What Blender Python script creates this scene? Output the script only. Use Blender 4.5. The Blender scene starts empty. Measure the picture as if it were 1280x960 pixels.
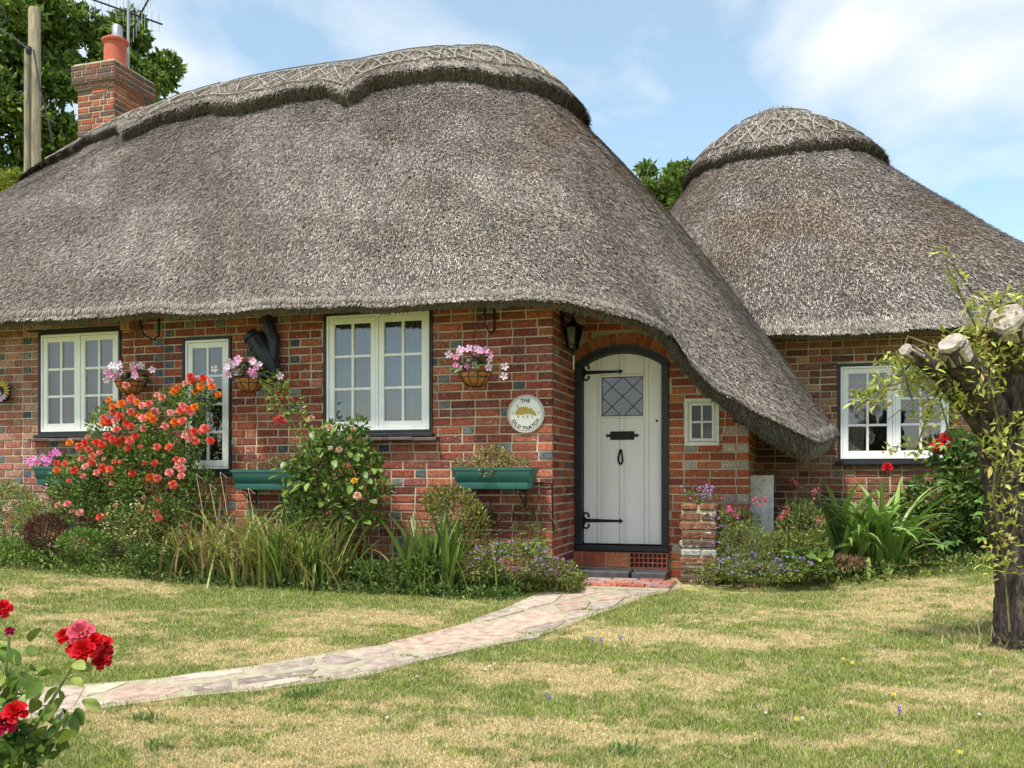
import bpy, math, random
import numpy as np
from mathutils import Vector, Matrix
sc = bpy.context.scene
C = sc.collection
rng = np.random.default_rng(7)
random.seed(7)
PI = math.pi
# ------------------------------------------------------------------ camera, sky, sun, exposure
FPX, HOR, YAW = 1150.0, 595.0, math.radians(16.8)
CAM = (1.922, -7.534, 0.93)
cam = bpy.data.cameras.new('camera'); co = bpy.data.objects.new('camera', cam); C.objects.link(co)
co.location = CAM; co.rotation_euler = (math.radians(90), 0, YAW)
cam.sensor_width = 36; cam.lens = FPX / 1280 * 36; cam.shift_y = (HOR - 480) / 1280; cam.clip_start = 0.05; cam.clip_end = 1500
sc.camera = co
SUN_EL, SUN_AZ = math.radians(62), math.radians(198)      # azimuth from +Y clockwise: front-left of the house
w = bpy.data.worlds.new('World'); sc.world = w; w.use_nodes = True
nt = w.node_tree; nt.nodes.clear()
N = nt.nodes.new; L = nt.links.new
sky = N('ShaderNodeTexSky'); sky.sky_type = 'NISHITA'; sky.sun_disc = False
sky.sun_elevation = SUN_EL; sky.sun_rotation = SUN_AZ; sky.air_density = 1.0; sky.dust_density = 0.6; sky.ozone_density = 2.0
tc = N('ShaderNodeTexCoord'); mp = N('ShaderNodeMapping'); mp.inputs['Scale'].default_value = (1.0, 1.0, 2.3); mp.inputs['Location'].default_value = (0.30, 0.25, 0.1)
ns = N('ShaderNodeTexNoise'); ns.inputs['Scale'].default_value = 2.3; ns.inputs['Detail'].default_value = 8; ns.inputs['Roughness'].default_value = 0.52; ns.inputs['Distortion'].default_value = 0.35
rp = N('ShaderNodeValToRGB'); rp.color_ramp.elements[0].position = 0.42; rp.color_ramp.elements[0].color = (0.24, 0.24, 0.24, 1); rp.color_ramp.elements[1].position = 0.62; rp.color_ramp.elements[1].color = (1, 1, 1, 1)
mx = N('ShaderNodeMixRGB'); mx.inputs[2].default_value = (8.8, 8.9, 9.0, 1)
hs = N('ShaderNodeHueSaturation'); hs.inputs['Saturation'].default_value = 1.1; hs.inputs['Value'].default_value = 1.85; hs.inputs['Hue'].default_value = 0.48
bg = N('ShaderNodeBackground'); bg.inputs[1].default_value = 0.088
wo = N('ShaderNodeOutputWorld')
L(tc.outputs['Generated'], mp.inputs[0]); L(mp.outputs[0], ns.inputs[0]); L(ns.outputs[0], rp.inputs[0]); L(rp.outputs[0], mx.inputs[0])
L(sky.outputs[0], hs.inputs['Color']); L(hs.outputs[0], mx.inputs[1]); L(mx.outputs[0], bg.inputs[0]); L(bg.outputs[0], wo.inputs[0])
sl = bpy.data.lights.new('sun', 'SUN'); sl.energy = 4.0; sl.angle = math.radians(7); sl.color = (1.0, 0.95, 0.87)
so = bpy.data.objects.new('sun', sl); C.objects.link(so)
sd = Vector((math.sin(SUN_AZ) * math.cos(SUN_EL), math.cos(SUN_AZ) * math.cos(SUN_EL), math.sin(SUN_EL)))
so.rotation_euler = sd.to_track_quat('Z', 'Y').to_euler()
sc.view_settings.view_transform = 'Standard'; sc.view_settings.look = 'None'; sc.view_settings.exposure = 0.53
# ------------------------------------------------------------------ geometry of the place
ca, sa = math.cos(YAW), math.sin(YAW)
def W(px, py, v):
    k = (px - 640) / FPX; dv = v - CAM[1]
    q = (k * dv * ca - dv * sa) / (ca + k * sa); Z = -q * sa + dv * ca
    return (q + CAM[0], v, CAM[2] + (HOR - py) / FPX * Z)
def D(px, py, Z):
    X = (px - 640) / FPX * Z
    return (CAM[0] + X * ca - Z * sa, CAM[1] + X * sa + Z * ca, CAM[2] + (HOR - py) / FPX * Z)
def P(u, v, z):
    q = u - CAM[0]; dv = v - CAM[1]; X = q * ca + dv * sa; Z = -q * sa + dv * ca
    return (640 + FPX * X / Z, HOR - (z - CAM[2]) * FPX / Z, Z)
def sst(x): x = np.clip(x, 0, 1); return x * x * (3 - 2 * x)
def gz(u, v):
    u = np.asarray(u, float); v = np.asarray(v, float)
    b = 0.04 * (np.minimum(v, -0.5) + 0.5); b = np.maximum(b, -0.5)
    b = b + 0.12 * sst((-u - 1) / 5) + 0.13 * sst((u - 1.8) / 2.2) * sst((v + 2) / 3.5)
    return b + 0.006 * np.sin(u * 2.1 + v) + 0.006 * np.sin(v * 3.1 - u * 1.3)
def G(px, py):
    z = 0.0
    for i in range(30):
        Z = (CAM[2] - z) * FPX / (py - HOR); p = D(px, py, Z); z = 0.5 * z + 0.5 * float(gz(p[0], p[1]))
    return (p[0], p[1], float(gz(p[0], p[1])))
# ------------------------------------------------------------------ helpers
def link(o, parent=None):
    C.objects.link(o)
    if parent is not None: o.parent = parent
    return o
def tag(o, label=None, cat=None, group=None, kind=None):
    for k, x in (('label', label), ('category', cat), ('group', group), ('kind', kind)):
        if x: o[k] = x
    return o
def empty(name, loc, label, cat, group=None, rot=(0, 0, 0)):
    o = bpy.data.objects.new(name, None); link(o); o.location = loc; o.rotation_euler = rot; o.empty_display_size = 0.1
    return tag(o, label, cat, group)
def mesh_np(name, V, Fq, mat, cols=None, smooth=False):
    """V (n,3); Fq (m,k) one face size; cols (m,3) per face"""
    V = np.asarray(V, np.float32); Fq = np.asarray(Fq, np.int32); m, k = Fq.shape
    me = bpy.data.meshes.new(name); me.vertices.add(len(V)); me.vertices.foreach_set('co', V.ravel())
    me.loops.add(m * k); me.loops.foreach_set('vertex_index', Fq.ravel())
    me.polygons.add(m); me.polygons.foreach_set('loop_start', np.arange(0, m * k, k, dtype=np.int32)); me.polygons.foreach_set('loop_total', np.full(m, k, np.int32))
    if cols is not None:
        at = me.color_attributes.new('Col', 'FLOAT_COLOR', 'CORNER')
        c = np.ones((m, k, 4), np.float32); c[:, :, :3] = np.asarray(cols, np.float32)[:, None, :]; at.data.foreach_set('color', c.ravel())
    if smooth: me.polygons.foreach_set('use_smooth', np.ones(m, bool))
    me.update(calc_edges=True)
    if mat: me.materials.append(mat)
    return me
def put(me, name, parent=None, loc=(0, 0, 0)):
    o = bpy.data.objects.new(name, me); link(o, parent); 
    o.location = loc if parent is None else (Vector(loc) )
    return o
class MB:
    def __init__(s): s.v = []; s.f = []; s.c = []; s.mi = []
    def add(s, V, Fs, col=(1, 1, 1), mi=0):
        b = len(s.v); s.v += [tuple(x) for x in V]; s.f += [tuple(b + i for i in f) for f in Fs]; s.c += [col] * len(Fs); s.mi += [mi] * len(Fs); return s
    def box(s, a, b, col=(1, 1, 1), mi=0, M=None, bev=0.0):
        x0, y0, z0 = [min(a[i], b[i]) for i in range(3)]; x1, y1, z1 = [max(a[i], b[i]) for i in range(3)]
        if bev <= 0:
            V = [(x0, y0, z0), (x1, y0, z0), (x1, y1, z0), (x0, y1, z0), (x0, y0, z1), (x1, y0, z1), (x1, y1, z1), (x0, y1, z1)]
            Fs = [(0, 3, 2, 1), (4, 5, 6, 7), (0, 1, 5, 4), (1, 2, 6, 5), (2, 3, 7, 6), (3, 0, 4, 7)]
        else:
            V = []; e = bev
            for z, zi in ((z0, 0), (z1, 1)):
                pass
            # chamfered box: 24 verts
            V = []; idx = {}
            for sx in (0, 1):
                for sy in (0, 1):
                    for sz in (0, 1):
                        X = (x0, x1)[sx]; Y = (y0, y1)[sy]; Zz = (z0, z1)[sz]; dx = e if sx == 0 else -e; dy = e if sy == 0 else -e; dz = e if sz == 0 else -e
                        idx[(sx, sy, sz)] = len(V); V += [(X, Y + dy, Zz + dz), (X + dx, Y, Zz + dz), (X + dx, Y + dy, Zz)]
            I = lambda a, b, c, k: idx[(a, b, c)] + k
            Fs = [[I(0,0,0,0), I(0,0,1,0), I(0,1,1,0), I(0,1,0,0)], [I(1,0,0,0), I(1,1,0,0), I(1,1,1,0), I(1,0,1,0)],
                  [I(0,0,0,1), I(1,0,0,1), I(1,0,1,1), I(0,0,1,1)], [I(0,1,0,1), I(0,1,1,1), I(1,1,1,1), I(1,1,0,1)],
                  [I(0,0,0,2), I(0,1,0,2), I(1,1,0,2), I(1,0,0,2)], [I(0,0,1,2), I(1,0,1,2), I(1,1,1,2), I(0,1,1,2)]]
            for s1 in (0, 1):
                for s2 in (0, 1):
                    Fs.append([I(0,s1,s2,1), I(1,s1,s2,1), I(1,s1,s2,2), I(0,s1,s2,2)])
                    Fs.append([I(s1,0,s2,0), I(s1,1,s2,0), I(s1,1,s2,2), I(s1,0,s2,2)])
                    Fs.append([I(s1,s2,0,0), I(s1,s2,1,0), I(s1,s2,1,1), I(s1,s2,0,1)])
            for k, i in idx.items(): Fs.append([i, i + 1, i + 2])
        if M is not None: V = [M @ Vector(p) for p in V]
        return s.add(V, Fs, col, mi)
    def tube(s, pts, r, n=8, col=(1, 1, 1), cap=True, mi=0, jit=0):
        pts = [Vector(p) for p in pts]; ridge = s.__dict__.get('ridge', 0); rs = r if hasattr(r, '__len__') else [r] * len(pts)
        V = []; Fs = []; prev = None
        for i, p in enumerate(pts):
            t = (pts[min(i + 1, len(pts) - 1)] - pts[max(i - 1, 0)]).normalized()
            a = (prev - t * prev.dot(t)) if prev is not None else t.cross(Vector((0.13, 0.2, 1)) if abs(t.z) < 0.9 else Vector((1, 0.1, 0)))
            a.normalize(); prev = a; b = t.cross(a)
            for k in range(n):
                an = 2 * PI * k / n; q = rs[i] * (1 + (random.uniform(-jit, jit) if jit else 0) + (ridge * (0.6 * math.sin(an * 7 + 1.5 * math.sin(i * .23)) + 0.5 * math.sin(an * 13 + i * .31 + 2 * math.sin(i * .17)) + .5 * math.sin(an * 3 + i * .12) + .35 * math.sin(an * 23 - i * .5)) if ridge else 0)); V.append(p + (a * math.cos(an) + b * math.sin(an)) * q)
        for i in range(len(pts) - 1):
            for k in range(n): Fs.append((i * n + k, i * n + (k + 1) % n, (i + 1) * n + (k + 1) % n, (i + 1) * n + k))
        if cap: Fs += [tuple(range(n - 1, -1, -1)), tuple(range((len(pts) - 1) * n, len(pts) * n))]
        return s.add(V, Fs, col, mi)
    def lathe(s, prof, c, n=20, col=(1, 1, 1), a0=0, a1=2 * PI, mi=0):
        full = abs(a1 - a0 - 2 * PI) < 1e-6; m = n if full else n + 1; V = []; Fs = []
        for r, z in prof:
            for k in range(m):
                an = a0 + (a1 - a0) * k / n; V.append((c[0] + r * math.cos(an), c[1] + r * math.sin(an), c[2] + z))
        for i in range(len(prof) - 1):
            for k in range(n):
                k2 = (k + 1) % m if full else k + 1
                Fs.append((i * m + k, i * m + k2, (i + 1) * m + k2, (i + 1) * m + k))
        return s.add(V, Fs, col, mi)
    def prism(s, poly, axis_fn, d0, d1, col=(1, 1, 1), mi=0):
        """poly of 2D points, axis_fn(x,y,d)->3D"""
        n = len(poly); V = [axis_fn(x, y, d0) for x, y in poly] + [axis_fn(x, y, d1) for x, y in poly]
        Fs = [tuple(range(n)), tuple(range(2 * n - 1, n - 1, -1))] + [(i, i + n, (i + 1) % n + n, (i + 1) % n) for i in range(n)]
        return s.add(V, Fs, col, mi)
    def mesh(s, name, mats, smooth=False):
        me = bpy.data.meshes.new(name); me.from_pydata(s.v, [], s.f)
        at = me.color_attributes.new('Col', 'FLOAT_COLOR', 'CORNER'); li = 0
        buf = []
        for f, c in zip(s.f, s.c): buf += [c[0], c[1], c[2], 1.0] * len(f)
        at.data.foreach_set('color', buf)
        for m in (mats if isinstance(mats, (list, tuple)) else [mats]): me.materials.append(m)
        if any(s.mi): me.polygons.foreach_set('material_index', s.mi)
        import bmesh
        bm = bmesh.new(); bm.from_mesh(me); bmesh.ops.recalc_face_normals(bm, faces=bm.faces); bm.to_mesh(me); bm.free()
        if smooth:
            me.polygons.foreach_set('use_smooth', [True] * len(me.polygons)); me.set_sharp_from_angle(angle=math.radians(38))
        me.update(); return me
    def build(s, name, mats, parent=None, smooth=False, off=(0, 0, 0)):
        """vertices are in world space minus off; parent is expected to sit at off without rotation"""
        if any(off): s.v = [(p[0] - off[0], p[1] - off[1], p[2] - off[2]) for p in s.v]
        return put(s.mesh(name, mats, smooth), name, parent)
# ------------------------------------------------------------------ materials
def mat(name, col=(0.5, 0.5, 0.5), rough=0.7, src=None, var=0.0, vscale=20, bump=0.0, bscale=60, dist=0.004, trans=0.0, spec=0.4, metal=0.0, stretch=(1, 1, 1), speck=None, speck_scale=60, speck_pos=0.66, coord='pos', detail=4):
    m = bpy.data.materials.new(name); m.use_nodes = True; t = m.node_tree; n = t.nodes; l = t.links; b = n['Principled BSDF']
    b.inputs['Roughness'].default_value = rough; b.inputs['Specular IOR Level'].default_value = spec; b.inputs['Metallic'].default_value = metal
    if src == 'attr':
        a = n.new('ShaderNodeAttribute'); a.attribute_name = 'Col'; c = a.outputs['Color']
    elif src == 'obj':
        a = n.new('ShaderNodeObjectInfo'); c = a.outputs['Color']
    elif src == 'both':
        a = n.new('ShaderNodeObjectInfo'); a2 = n.new('ShaderNodeAttribute'); a2.attribute_name = 'Col'
        mm = n.new('ShaderNodeMixRGB'); mm.blend_type = 'MULTIPLY'; mm.inputs[0].default_value = 1; l.new(a.outputs['Color'], mm.inputs[1]); l.new(a2.outputs['Color'], mm.inputs[2]); c = mm.outputs[0]
    else:
        a = n.new('ShaderNodeRGB'); a.outputs[0].default_value = (*col, 1); c = a.outputs[0]
    if coord == 'pos': g = n.new('ShaderNodeNewGeometry').outputs['Position']
    else: g = n.new('ShaderNodeTexCoord').outputs['Object']
    mpn = n.new('ShaderNodeMapping'); mpn.inputs['Scale'].default_value = stretch; l.new(g, mpn.inputs[0]); g = mpn.outputs[0]
    if var:
        q = n.new('ShaderNodeTexNoise'); q.inputs['Scale'].default_value = vscale; q.inputs['Detail'].default_value = detail; l.new(g, q.inputs[0])
        r = n.new('ShaderNodeMapRange'); r.inputs[1].default_value = 0.3; r.inputs[2].default_value = 0.7; r.inputs[3].default_value = 1 - var; r.inputs[4].default_value = 1 + var; l.new(q.outputs[0], r.inputs[0])
        v = n.new('ShaderNodeMixRGB'); v.blend_type = 'MULTIPLY'; v.inputs[0].default_value = 1; l.new(c, v.inputs[1]); l.new(r.outputs[0], v.inputs[2]); c = v.outputs[0]
    if speck:
        q = n.new('ShaderNodeTexNoise'); q.inputs['Scale'].default_value = speck_scale; q.inputs['Detail'].default_value = 3; l.new(g, q.inputs[0])
        r = n.new('ShaderNodeMapRange'); r.inputs[1].default_value = speck_pos; r.inputs[2].default_value = speck_pos + 0.05; l.new(q.outputs[0], r.inputs[0])
        v = n.new('ShaderNodeMixRGB'); v.inputs[2].default_value = (*speck, 1); l.new(r.outputs[0], v.inputs[0]); l.new(c, v.inputs[1]); c = v.outputs[0]
    l.new(c, b.inputs['Base Color'])
    if bump:
        q = n.new('ShaderNodeTexNoise'); q.inputs['Scale'].default_value = bscale; q.inputs['Detail'].default_value = 5; l.new(g, q.inputs[0])
        bb = n.new('ShaderNodeBump'); bb.inputs['Strength'].default_value = bump; bb.inputs['Distance'].default_value = dist; l.new(q.outputs[0], bb.inputs['Height']); l.new(bb.outputs[0], b.inputs['Normal'])
    if trans:
        tr = n.new('ShaderNodeBsdfTranslucent'); l.new(c, tr.inputs[0]); mxs = n.new('ShaderNodeMixShader'); mxs.inputs[0].default_value = trans
        l.new(b.outputs[0], mxs.inputs[1]); l.new(tr.outputs[0], mxs.inputs[2]); l.new(mxs.outputs[0], n['Material Output'].inputs[0])
    return m
M = {}
M['brick'] = mat('brick', src='obj', rough=0.85, var=0.45, vscale=55, bump=0.7, bscale=110, dist=0.004, speck=(0.5, 0.42, 0.33), speck_scale=45, speck_pos=0.67, spec=0.2)
M['brick_mass'] = mat('brick_mass', src='attr', rough=0.85, var=0.45, vscale=55, bump=0.7, bscale=110, dist=0.004, speck=(0.5, 0.42, 0.33), speck_scale=45, speck_pos=0.67, spec=0.2)
M['mortar'] = mat('mortar', (0.47, 0.405, 0.295), rough=0.95, var=0.35, vscale=5, bump=0.8, bscale=150, dist=0.004, spec=0.1)
M['white'] = mat('white_paint', (0.87, 0.87, 0.84), rough=0.45, var=0.05, vscale=6, bump=0.1, bscale=80, dist=0.001)
M['door_white'] = mat('door_paint', (0.85, 0.845, 0.81), rough=0.5, var=0.06, vscale=3, bump=0.15, bscale=40, dist=0.001, stretch=(3, 3, 0.3), speck=(0.42, 0.40, 0.36), speck_scale=130, speck_pos=0.73)
M['worn_white'] = mat('worn_white_paint', (0.80, 0.80, 0.76), rough=0.6, var=0.1, vscale=18, bump=0.3, bscale=90, dist=0.002, speck=(0.35, 0.27, 0.18), speck_scale=40, speck_pos=0.66)
M['black'] = mat('black_paint', (0.018, 0.02, 0.026), rough=0.45, var=0.3, vscale=20, bump=0.2, bscale=90, dist=0.001, speck=(0.2, 0.19, 0.17), speck_scale=90, speck_pos=0.74)
M['iron'] = mat('wrought_iron', (0.012, 0.012, 0.014), rough=0.5, metal=0.3, bump=0.2, bscale=90, dist=0.001)
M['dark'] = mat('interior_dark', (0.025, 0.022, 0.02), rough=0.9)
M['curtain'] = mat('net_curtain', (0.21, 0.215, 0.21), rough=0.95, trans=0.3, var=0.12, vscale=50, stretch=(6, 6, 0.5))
M['sill'] = mat('clay_sill', (0.10, 0.07, 0.06), rough=0.8, var=0.4, vscale=14, bump=0.5, bscale=80)
M['thatch'] = mat('thatch_base', src='attr', rough=0.95, var=0.5, vscale=60, bump=1.0, bscale=90, dist=0.03, spec=0.1)
M['straw'] = mat('straw', src='attr', rough=0.85, spec=0.15)
M['rod'] = mat('hazel_rod', (0.33, 0.295, 0.25), rough=0.8, var=0.3, vscale=15, spec=0.15)
M['leaf'] = mat('leaf', src='attr', rough=0.5, trans=0.35, var=0.15, vscale=25, spec=0.35)
M['leafobj'] = mat('leaf_single', src='both', rough=0.42, trans=0.22, var=0.14, vscale=45, spec=0.4)
M['petal'] = mat('petal', src='both', rough=0.6, trans=0.28, var=0.08, vscale=60, spec=0.2)
M['stem'] = mat('stem', (0.12, 0.10, 0.04), rough=0.8, var=0.3, vscale=30)
M['green_stem'] = mat('green_stem', (0.12, 0.17, 0.04), rough=0.6, var=0.3, vscale=30)
M['bark'] = mat('bark', (0.12, 0.094, 0.08), rough=0.95, var=0.75, vscale=14, bump=1.0, bscale=22, dist=0.09, stretch=(2.4, 2.4, 0.5), spec=0.1, speck=(0.33, 0.33, 0.28), speck_scale=30, speck_pos=0.68)
M['cutwood'] = mat('cut_wood', (0.40, 0.34, 0.285), rough=0.9, var=0.35, vscale=22, bump=0.8, bscale=40, dist=0.02, speck=(0.16, 0.11, 0.08), speck_scale=18, speck_pos=0.60)
M['grass'] = mat('grass', src='attr', rough=0.75, trans=0.3, spec=0.12)
M['ground'] = mat('lawn_ground', src='attr', rough=1.0, var=0.35, vscale=70, bump=0.8, bscale=130, dist=0.012, spec=0.03)
M['soil'] = mat('soil', (0.12, 0.085, 0.055), rough=1, var=0.4, vscale=30, bump=1, bscale=60, dist=0.03)
M['path_mortar'] = mat('path_mortar', (0.37, 0.33, 0.23), rough=0.95, var=0.2, vscale=16, bump=0.7, bscale=60, dist=0.01, speck=(0.3, 0.27, 0.16), speck_scale=14, speck_pos=0.63)
M['stone'] = mat('flagstone', src='obj', rough=0.85, var=0.34, vscale=15, bump=0.8, bscale=30, dist=0.012, speck=(0.47, 0.42, 0.32), speck_scale=24, speck_pos=0.60, spec=0.2, detail=8)
M['slate'] = mat('slate', (0.06, 0.06, 0.065), rough=0.6, var=0.35, vscale=18, bump=0.4, bscale=50)
M['planter'] = mat('green_plastic', (0.025, 0.115, 0.10), rough=0.38, var=0.12, vscale=9, spec=0.5, speck=(0.25, 0.4, 0.36), speck_scale=50, speck_pos=0.76)
M['coir'] = mat('coir_liner', (0.42, 0.17, 0.055), rough=0.95, var=0.4, vscale=60, bump=1, bscale=160, dist=0.008)
M['terracotta'] = mat('terracotta_pot', (0.46, 0.11, 0.06), rough=0.75, var=0.15, vscale=9, bump=0.2)
M['metal'] = mat('galvanised', (0.42, 0.42, 0.42), rough=0.4, metal=0.8)
M['sign'] = mat('sign_face', (0.82, 0.80, 0.73), rough=0.5, var=0.05)
M['signrim'] = mat('sign_rim', (0.42, 0.38, 0.30), rough=0.5)
M['ink'] = mat('ink', (0.02, 0.03, 0.07), rough=0.6)
M['ochre'] = mat('ochre_paint', (0.50, 0.33, 0.08), rough=0.7, var=0.3, vscale=120)
M['board'] = mat('weathered_white_board', (0.72, 0.72, 0.70), rough=0.7, var=0.25, vscale=14, bump=0.2, speck=(0.25, 0.25, 0.25), speck_scale=30, speck_pos=0.64)
M['pole'] = mat('weathered_pole', (0.30, 0.25, 0.17), rough=0.95, var=0.35, vscale=12, bump=0.8, bscale=40, dist=0.02, stretch=(3, 3, 0.3))
M['wood'] = mat('bracket_wood', (0.33, 0.16, 0.06), rough=0.7, var=0.3, vscale=10, stretch=(4, 4, 0.5))
M['rubber'] = mat('black_plastic', (0.02, 0.022, 0.026), rough=0.45)
M['cream'] = mat('cream_plastic', (0.7, 0.66, 0.5), rough=0.5)
M['lichen_brick'] = mat('lichen_brick', src='obj', rough=0.95, var=0.4, vscale=22, bump=1, bscale=60, dist=0.012, speck=(0.34, 0.34, 0.28), speck_scale=17, speck_pos=0.60, spec=0.1)
def glass_mat(name, tint, refl):
    m = bpy.data.materials.new(name); m.use_nodes = True; t = m.node_tree; n = t.nodes; l = t.links; n.remove(n['Principled BSDF'])
    tr = n.new('ShaderNodeBsdfTransparent'); tr.inputs[0].default_value = (*tint, 1); gl = n.new('ShaderNodeBsdfGlossy'); gl.inputs['Roughness'].default_value = 0.02
    q = n.new('ShaderNodeTexNoise'); q.inputs['Scale'].default_value = 5; g = n.new('ShaderNodeNewGeometry'); l.new(g.outputs['Position'], q.inputs[0]); bb = n.new('ShaderNodeBump'); bb.inputs['Strength'].default_value = 0.08; bb.inputs['Distance'].default_value = 0.02
    l.new(q.outputs[0], bb.inputs['Height']); l.new(bb.outputs[0], gl.inputs['Normal'])
    mx = n.new('ShaderNodeMixShader'); mx.inputs[0].default_value = refl; l.new(tr.outputs[0], mx.inputs[1]); l.new(gl.outputs[0], mx.inputs[2]); l.new(mx.outputs[0], n['Material Output'].inputs[0]); return m
M['glass'] = glass_mat('glass', (0.8, 0.81, 0.8), 0.17)
M['dark_glass'] = glass_mat('dark_glass', (0.25, 0.27, 0.28), 0.05)  # dark tint stands in for the eaves' reflection in the small window
M['lead_glass'] = glass_mat('leaded_glass', (0.35, 0.38, 0.4), 0.13)
# ------------------------------------------------------------------ value noise in numpy
def vnoise(x, y, seed=0, octv=4):
    x = np.asarray(x, float); y = np.asarray(y, float); tot = 0; amp = 1; s = 0
    for o in range(octv):
        xi = np.floor(x).astype(np.int64); yi = np.floor(y).astype(np.int64); fx = sst(x - xi); fy = sst(y - yi)
        def h(a, b):
            q = (a * 374761393 + b * 668265263 + (seed + o) * 1442695041) & 0x7fffffff; q = ((q ^ (q >> 13)) * 1274126177) & 0x7fffffff; return ((q ^ (q >> 16)) & 0xffff) / 65535.0
        v = (h(xi, yi) * (1 - fx) + h(xi + 1, yi) * fx) * (1 - fy) + (h(xi, yi + 1) * (1 - fx) + h(xi + 1, yi + 1) * fx) * fy
        tot = tot + v * amp; s += amp; amp *= 0.5; x = x * 2.03 + 11.3; y = y * 2.03 + 5.7
    return tot / s
def lerp(a, b, t): return np.asarray(a) * (1 - t) + np.asarray(b) * t
# ------------------------------------------------------------------ lawn ground (one sheet to the horizon)
def lawn_col(u, v):
    """dry and green patches of the turf; returns (n,3)"""
    n1 = vnoise(u * 1.1 + 3, v * 1.7 + 9, 3, 4); n2 = vnoise(u * 4.5, v * 7.0, 9, 4)
    n3 = vnoise(u * 16, v * 22, 15, 3); dry = sst((n1 * 0.42 + n2 * 0.33 + n3 * 0.25 - 0.475) / 0.13)[:, None]
    g = lerp((0.17, 0.235, 0.045), (0.31, 0.36, 0.085), vnoise(u * 6, v * 8, 21, 2)[:, None]); d = lerp((0.66, 0.52, 0.28), (0.50, 0.43, 0.20), n2[:, None])
    return g * (1 - dry) + d * dry, dry[:, 0]
gx = np.concatenate([[-300, -120, -60, -30, -18], np.arange(-12, 12.01, 0.12), [18, 30, 60, 120, 300]]); gy = np.concatenate([[-300, -120, -60, -30, -16], np.arange(-10, 8.01, 0.12), [12, 20, 30, 60, 120, 300]])
X, Y = np.meshgrid(gx, gy); Zg = gz(X, Y); nx, ny = len(gx), len(gy)
V = np.stack([X.ravel(), Y.ravel(), Zg.ravel()], 1); i = np.arange(nx * ny).reshape(ny, nx)
Fq = np.stack([i[:-1, :-1].ravel(), i[:-1, 1:].ravel(), i[1:, 1:].ravel(), i[1:, :-1].ravel()], 1)
fc = V[Fq].mean(1); gc, _ = lawn_col(fc[:, 0], fc[:, 1])
me = mesh_np('lawn', V, Fq, M['ground'], gc * 0.85, smooth=True); tag(put(me, 'lawn'), kind='structure')
def sheet(name, pts, dz, m, grid=0.12):
    """a thin sheet lying on the lawn, its outline a polygon; triangulated as a fan of strips"""
    import mathutils
    V = [(p[0], p[1], float(gz(p[0], p[1])) + dz) for p in pts]
    mb = MB(); mb.add(V, [tuple(range(len(V)))]); o = mb.build(name, m); tag(o, kind='structure'); return o
# path outline from far to near
UP = [(851, 731), (790, 729), (707, 731), (672, 744), (640, 758), (580, 781), (535, 795), (484, 807), (427, 815), (357, 827), (320, 834), (250, 842), (200, 850), (110, 857), (25, 864), (-60, 872), (-200, 884)]
LO = [(851, 737), (803, 749), (770, 762), (737, 773), (700, 788), (676, 795), (606, 812), (560, 820), (527, 828), (457, 848), (380, 858), (320, 866), (250, 871), (175, 881), (95, 892), (-40, 912), (-200, 935)]
mb = MB(); V = []
for a, b in zip(UP, LO):
    for p in (a, b): q = G(*p); V.append((q[0], q[1], q[2] + 0.010))
mb.add(V, [(2 * i, 2 * i + 1, 2 * i + 3, 2 * i + 2) for i in range(len(UP) - 1)])
# skirts down
n0 = len(V); mb.add([(p[0], p[1], p[2] - 0.06) for p in V], [])
mb.f += [(2 * i, 2 * i + 2, 2 * i + 2 + n0, 2 * i + n0) for i in range(len(UP) - 1)] + [(2 * i + 1, 2 * i + 3, 2 * i + 3 + n0, 2 * i + 1 + n0) for i in range(len(UP) - 1)]
mb.c += [(1, 1, 1)] * (2 * (len(UP) - 1)); mb.mi += [0] * (2 * (len(UP) - 1))
path = tag(mb.build('path', M['path_mortar']), kind='structure')
PK, GY, DK, PL, CR = (0.42, 0.30, 0.235), (0.32, 0.26, 0.215), (0.25, 0.205, 0.17), (0.42, 0.33, 0.27), (0.45, 0.39, 0.27)
STONES = [([(487,806),(586,782),(655,793),(640,799),(535,818)],PK),([(529,823),(640,803),(672,796),(668,800),(600,812),(540,826)],GY),([(591,777),(633,762),(654,765),(608,778)],GY),
 ([(617,782),(670,764),(698,768),(704,777),(659,786)],PK),([(653,789),(706,779),(692,788),(665,794)],GY),([(642,758),(684,740),(704,743),(692,754),(659,762)],PL),([(695,757),(715,751),(737,754),(732,762),(704,765)],PK),
 ([(712,767),(735,765),(734,771),(709,777)],PL),([(739,756),(778,751),(766,760),(742,765)],GY),([(748,731),(840,732),(828,737),(751,740)],PL),([(783,741),(834,738),(817,743),(792,746)],GY),([(749,744),(788,747),(776,750),(745,753)],PK),
 ([(694,739),(739,736),(744,743),(711,750)],PK),([(707,731),(744,730),(741,734),(700,735)],DK),([(317,838),(392,826),(387,834),(335,841)],GY),([(300,852),(394,839),(387,846),(300,858)],DK),([(398,833),(409,820),(451,827),(431,833)],GY),
 ([(430,816),(480,809),(499,819),(466,825)],PL),([(455,831),(510,822),(521,829),(466,843)],GY),([(381,853),(444,837),(452,842),(387,855)],GY),([(294,864),(366,851),(374,855),(330,863)],PL),
 ([(135,870),(160,860),(220,859),(227,865),(195,876),(150,880)],PK),([(234,862),(287,852),(289,865),(250,869)],GY),([(217,849),(300,839),(302,844),(220,855)],PL),([(30,868),(104,861),(100,871),(90,887),(50,884)],PL),([(110,860),(158,857),(130,868),(108,873)],CR),
 ([(100,882),(145,880),(104,889)],PL),([(-45,874),(24,868),(45,886),(84,890),(-30,909)],GY),([(-120,882),(-55,876),(-40,908),(-130,918)],PK)]
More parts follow.
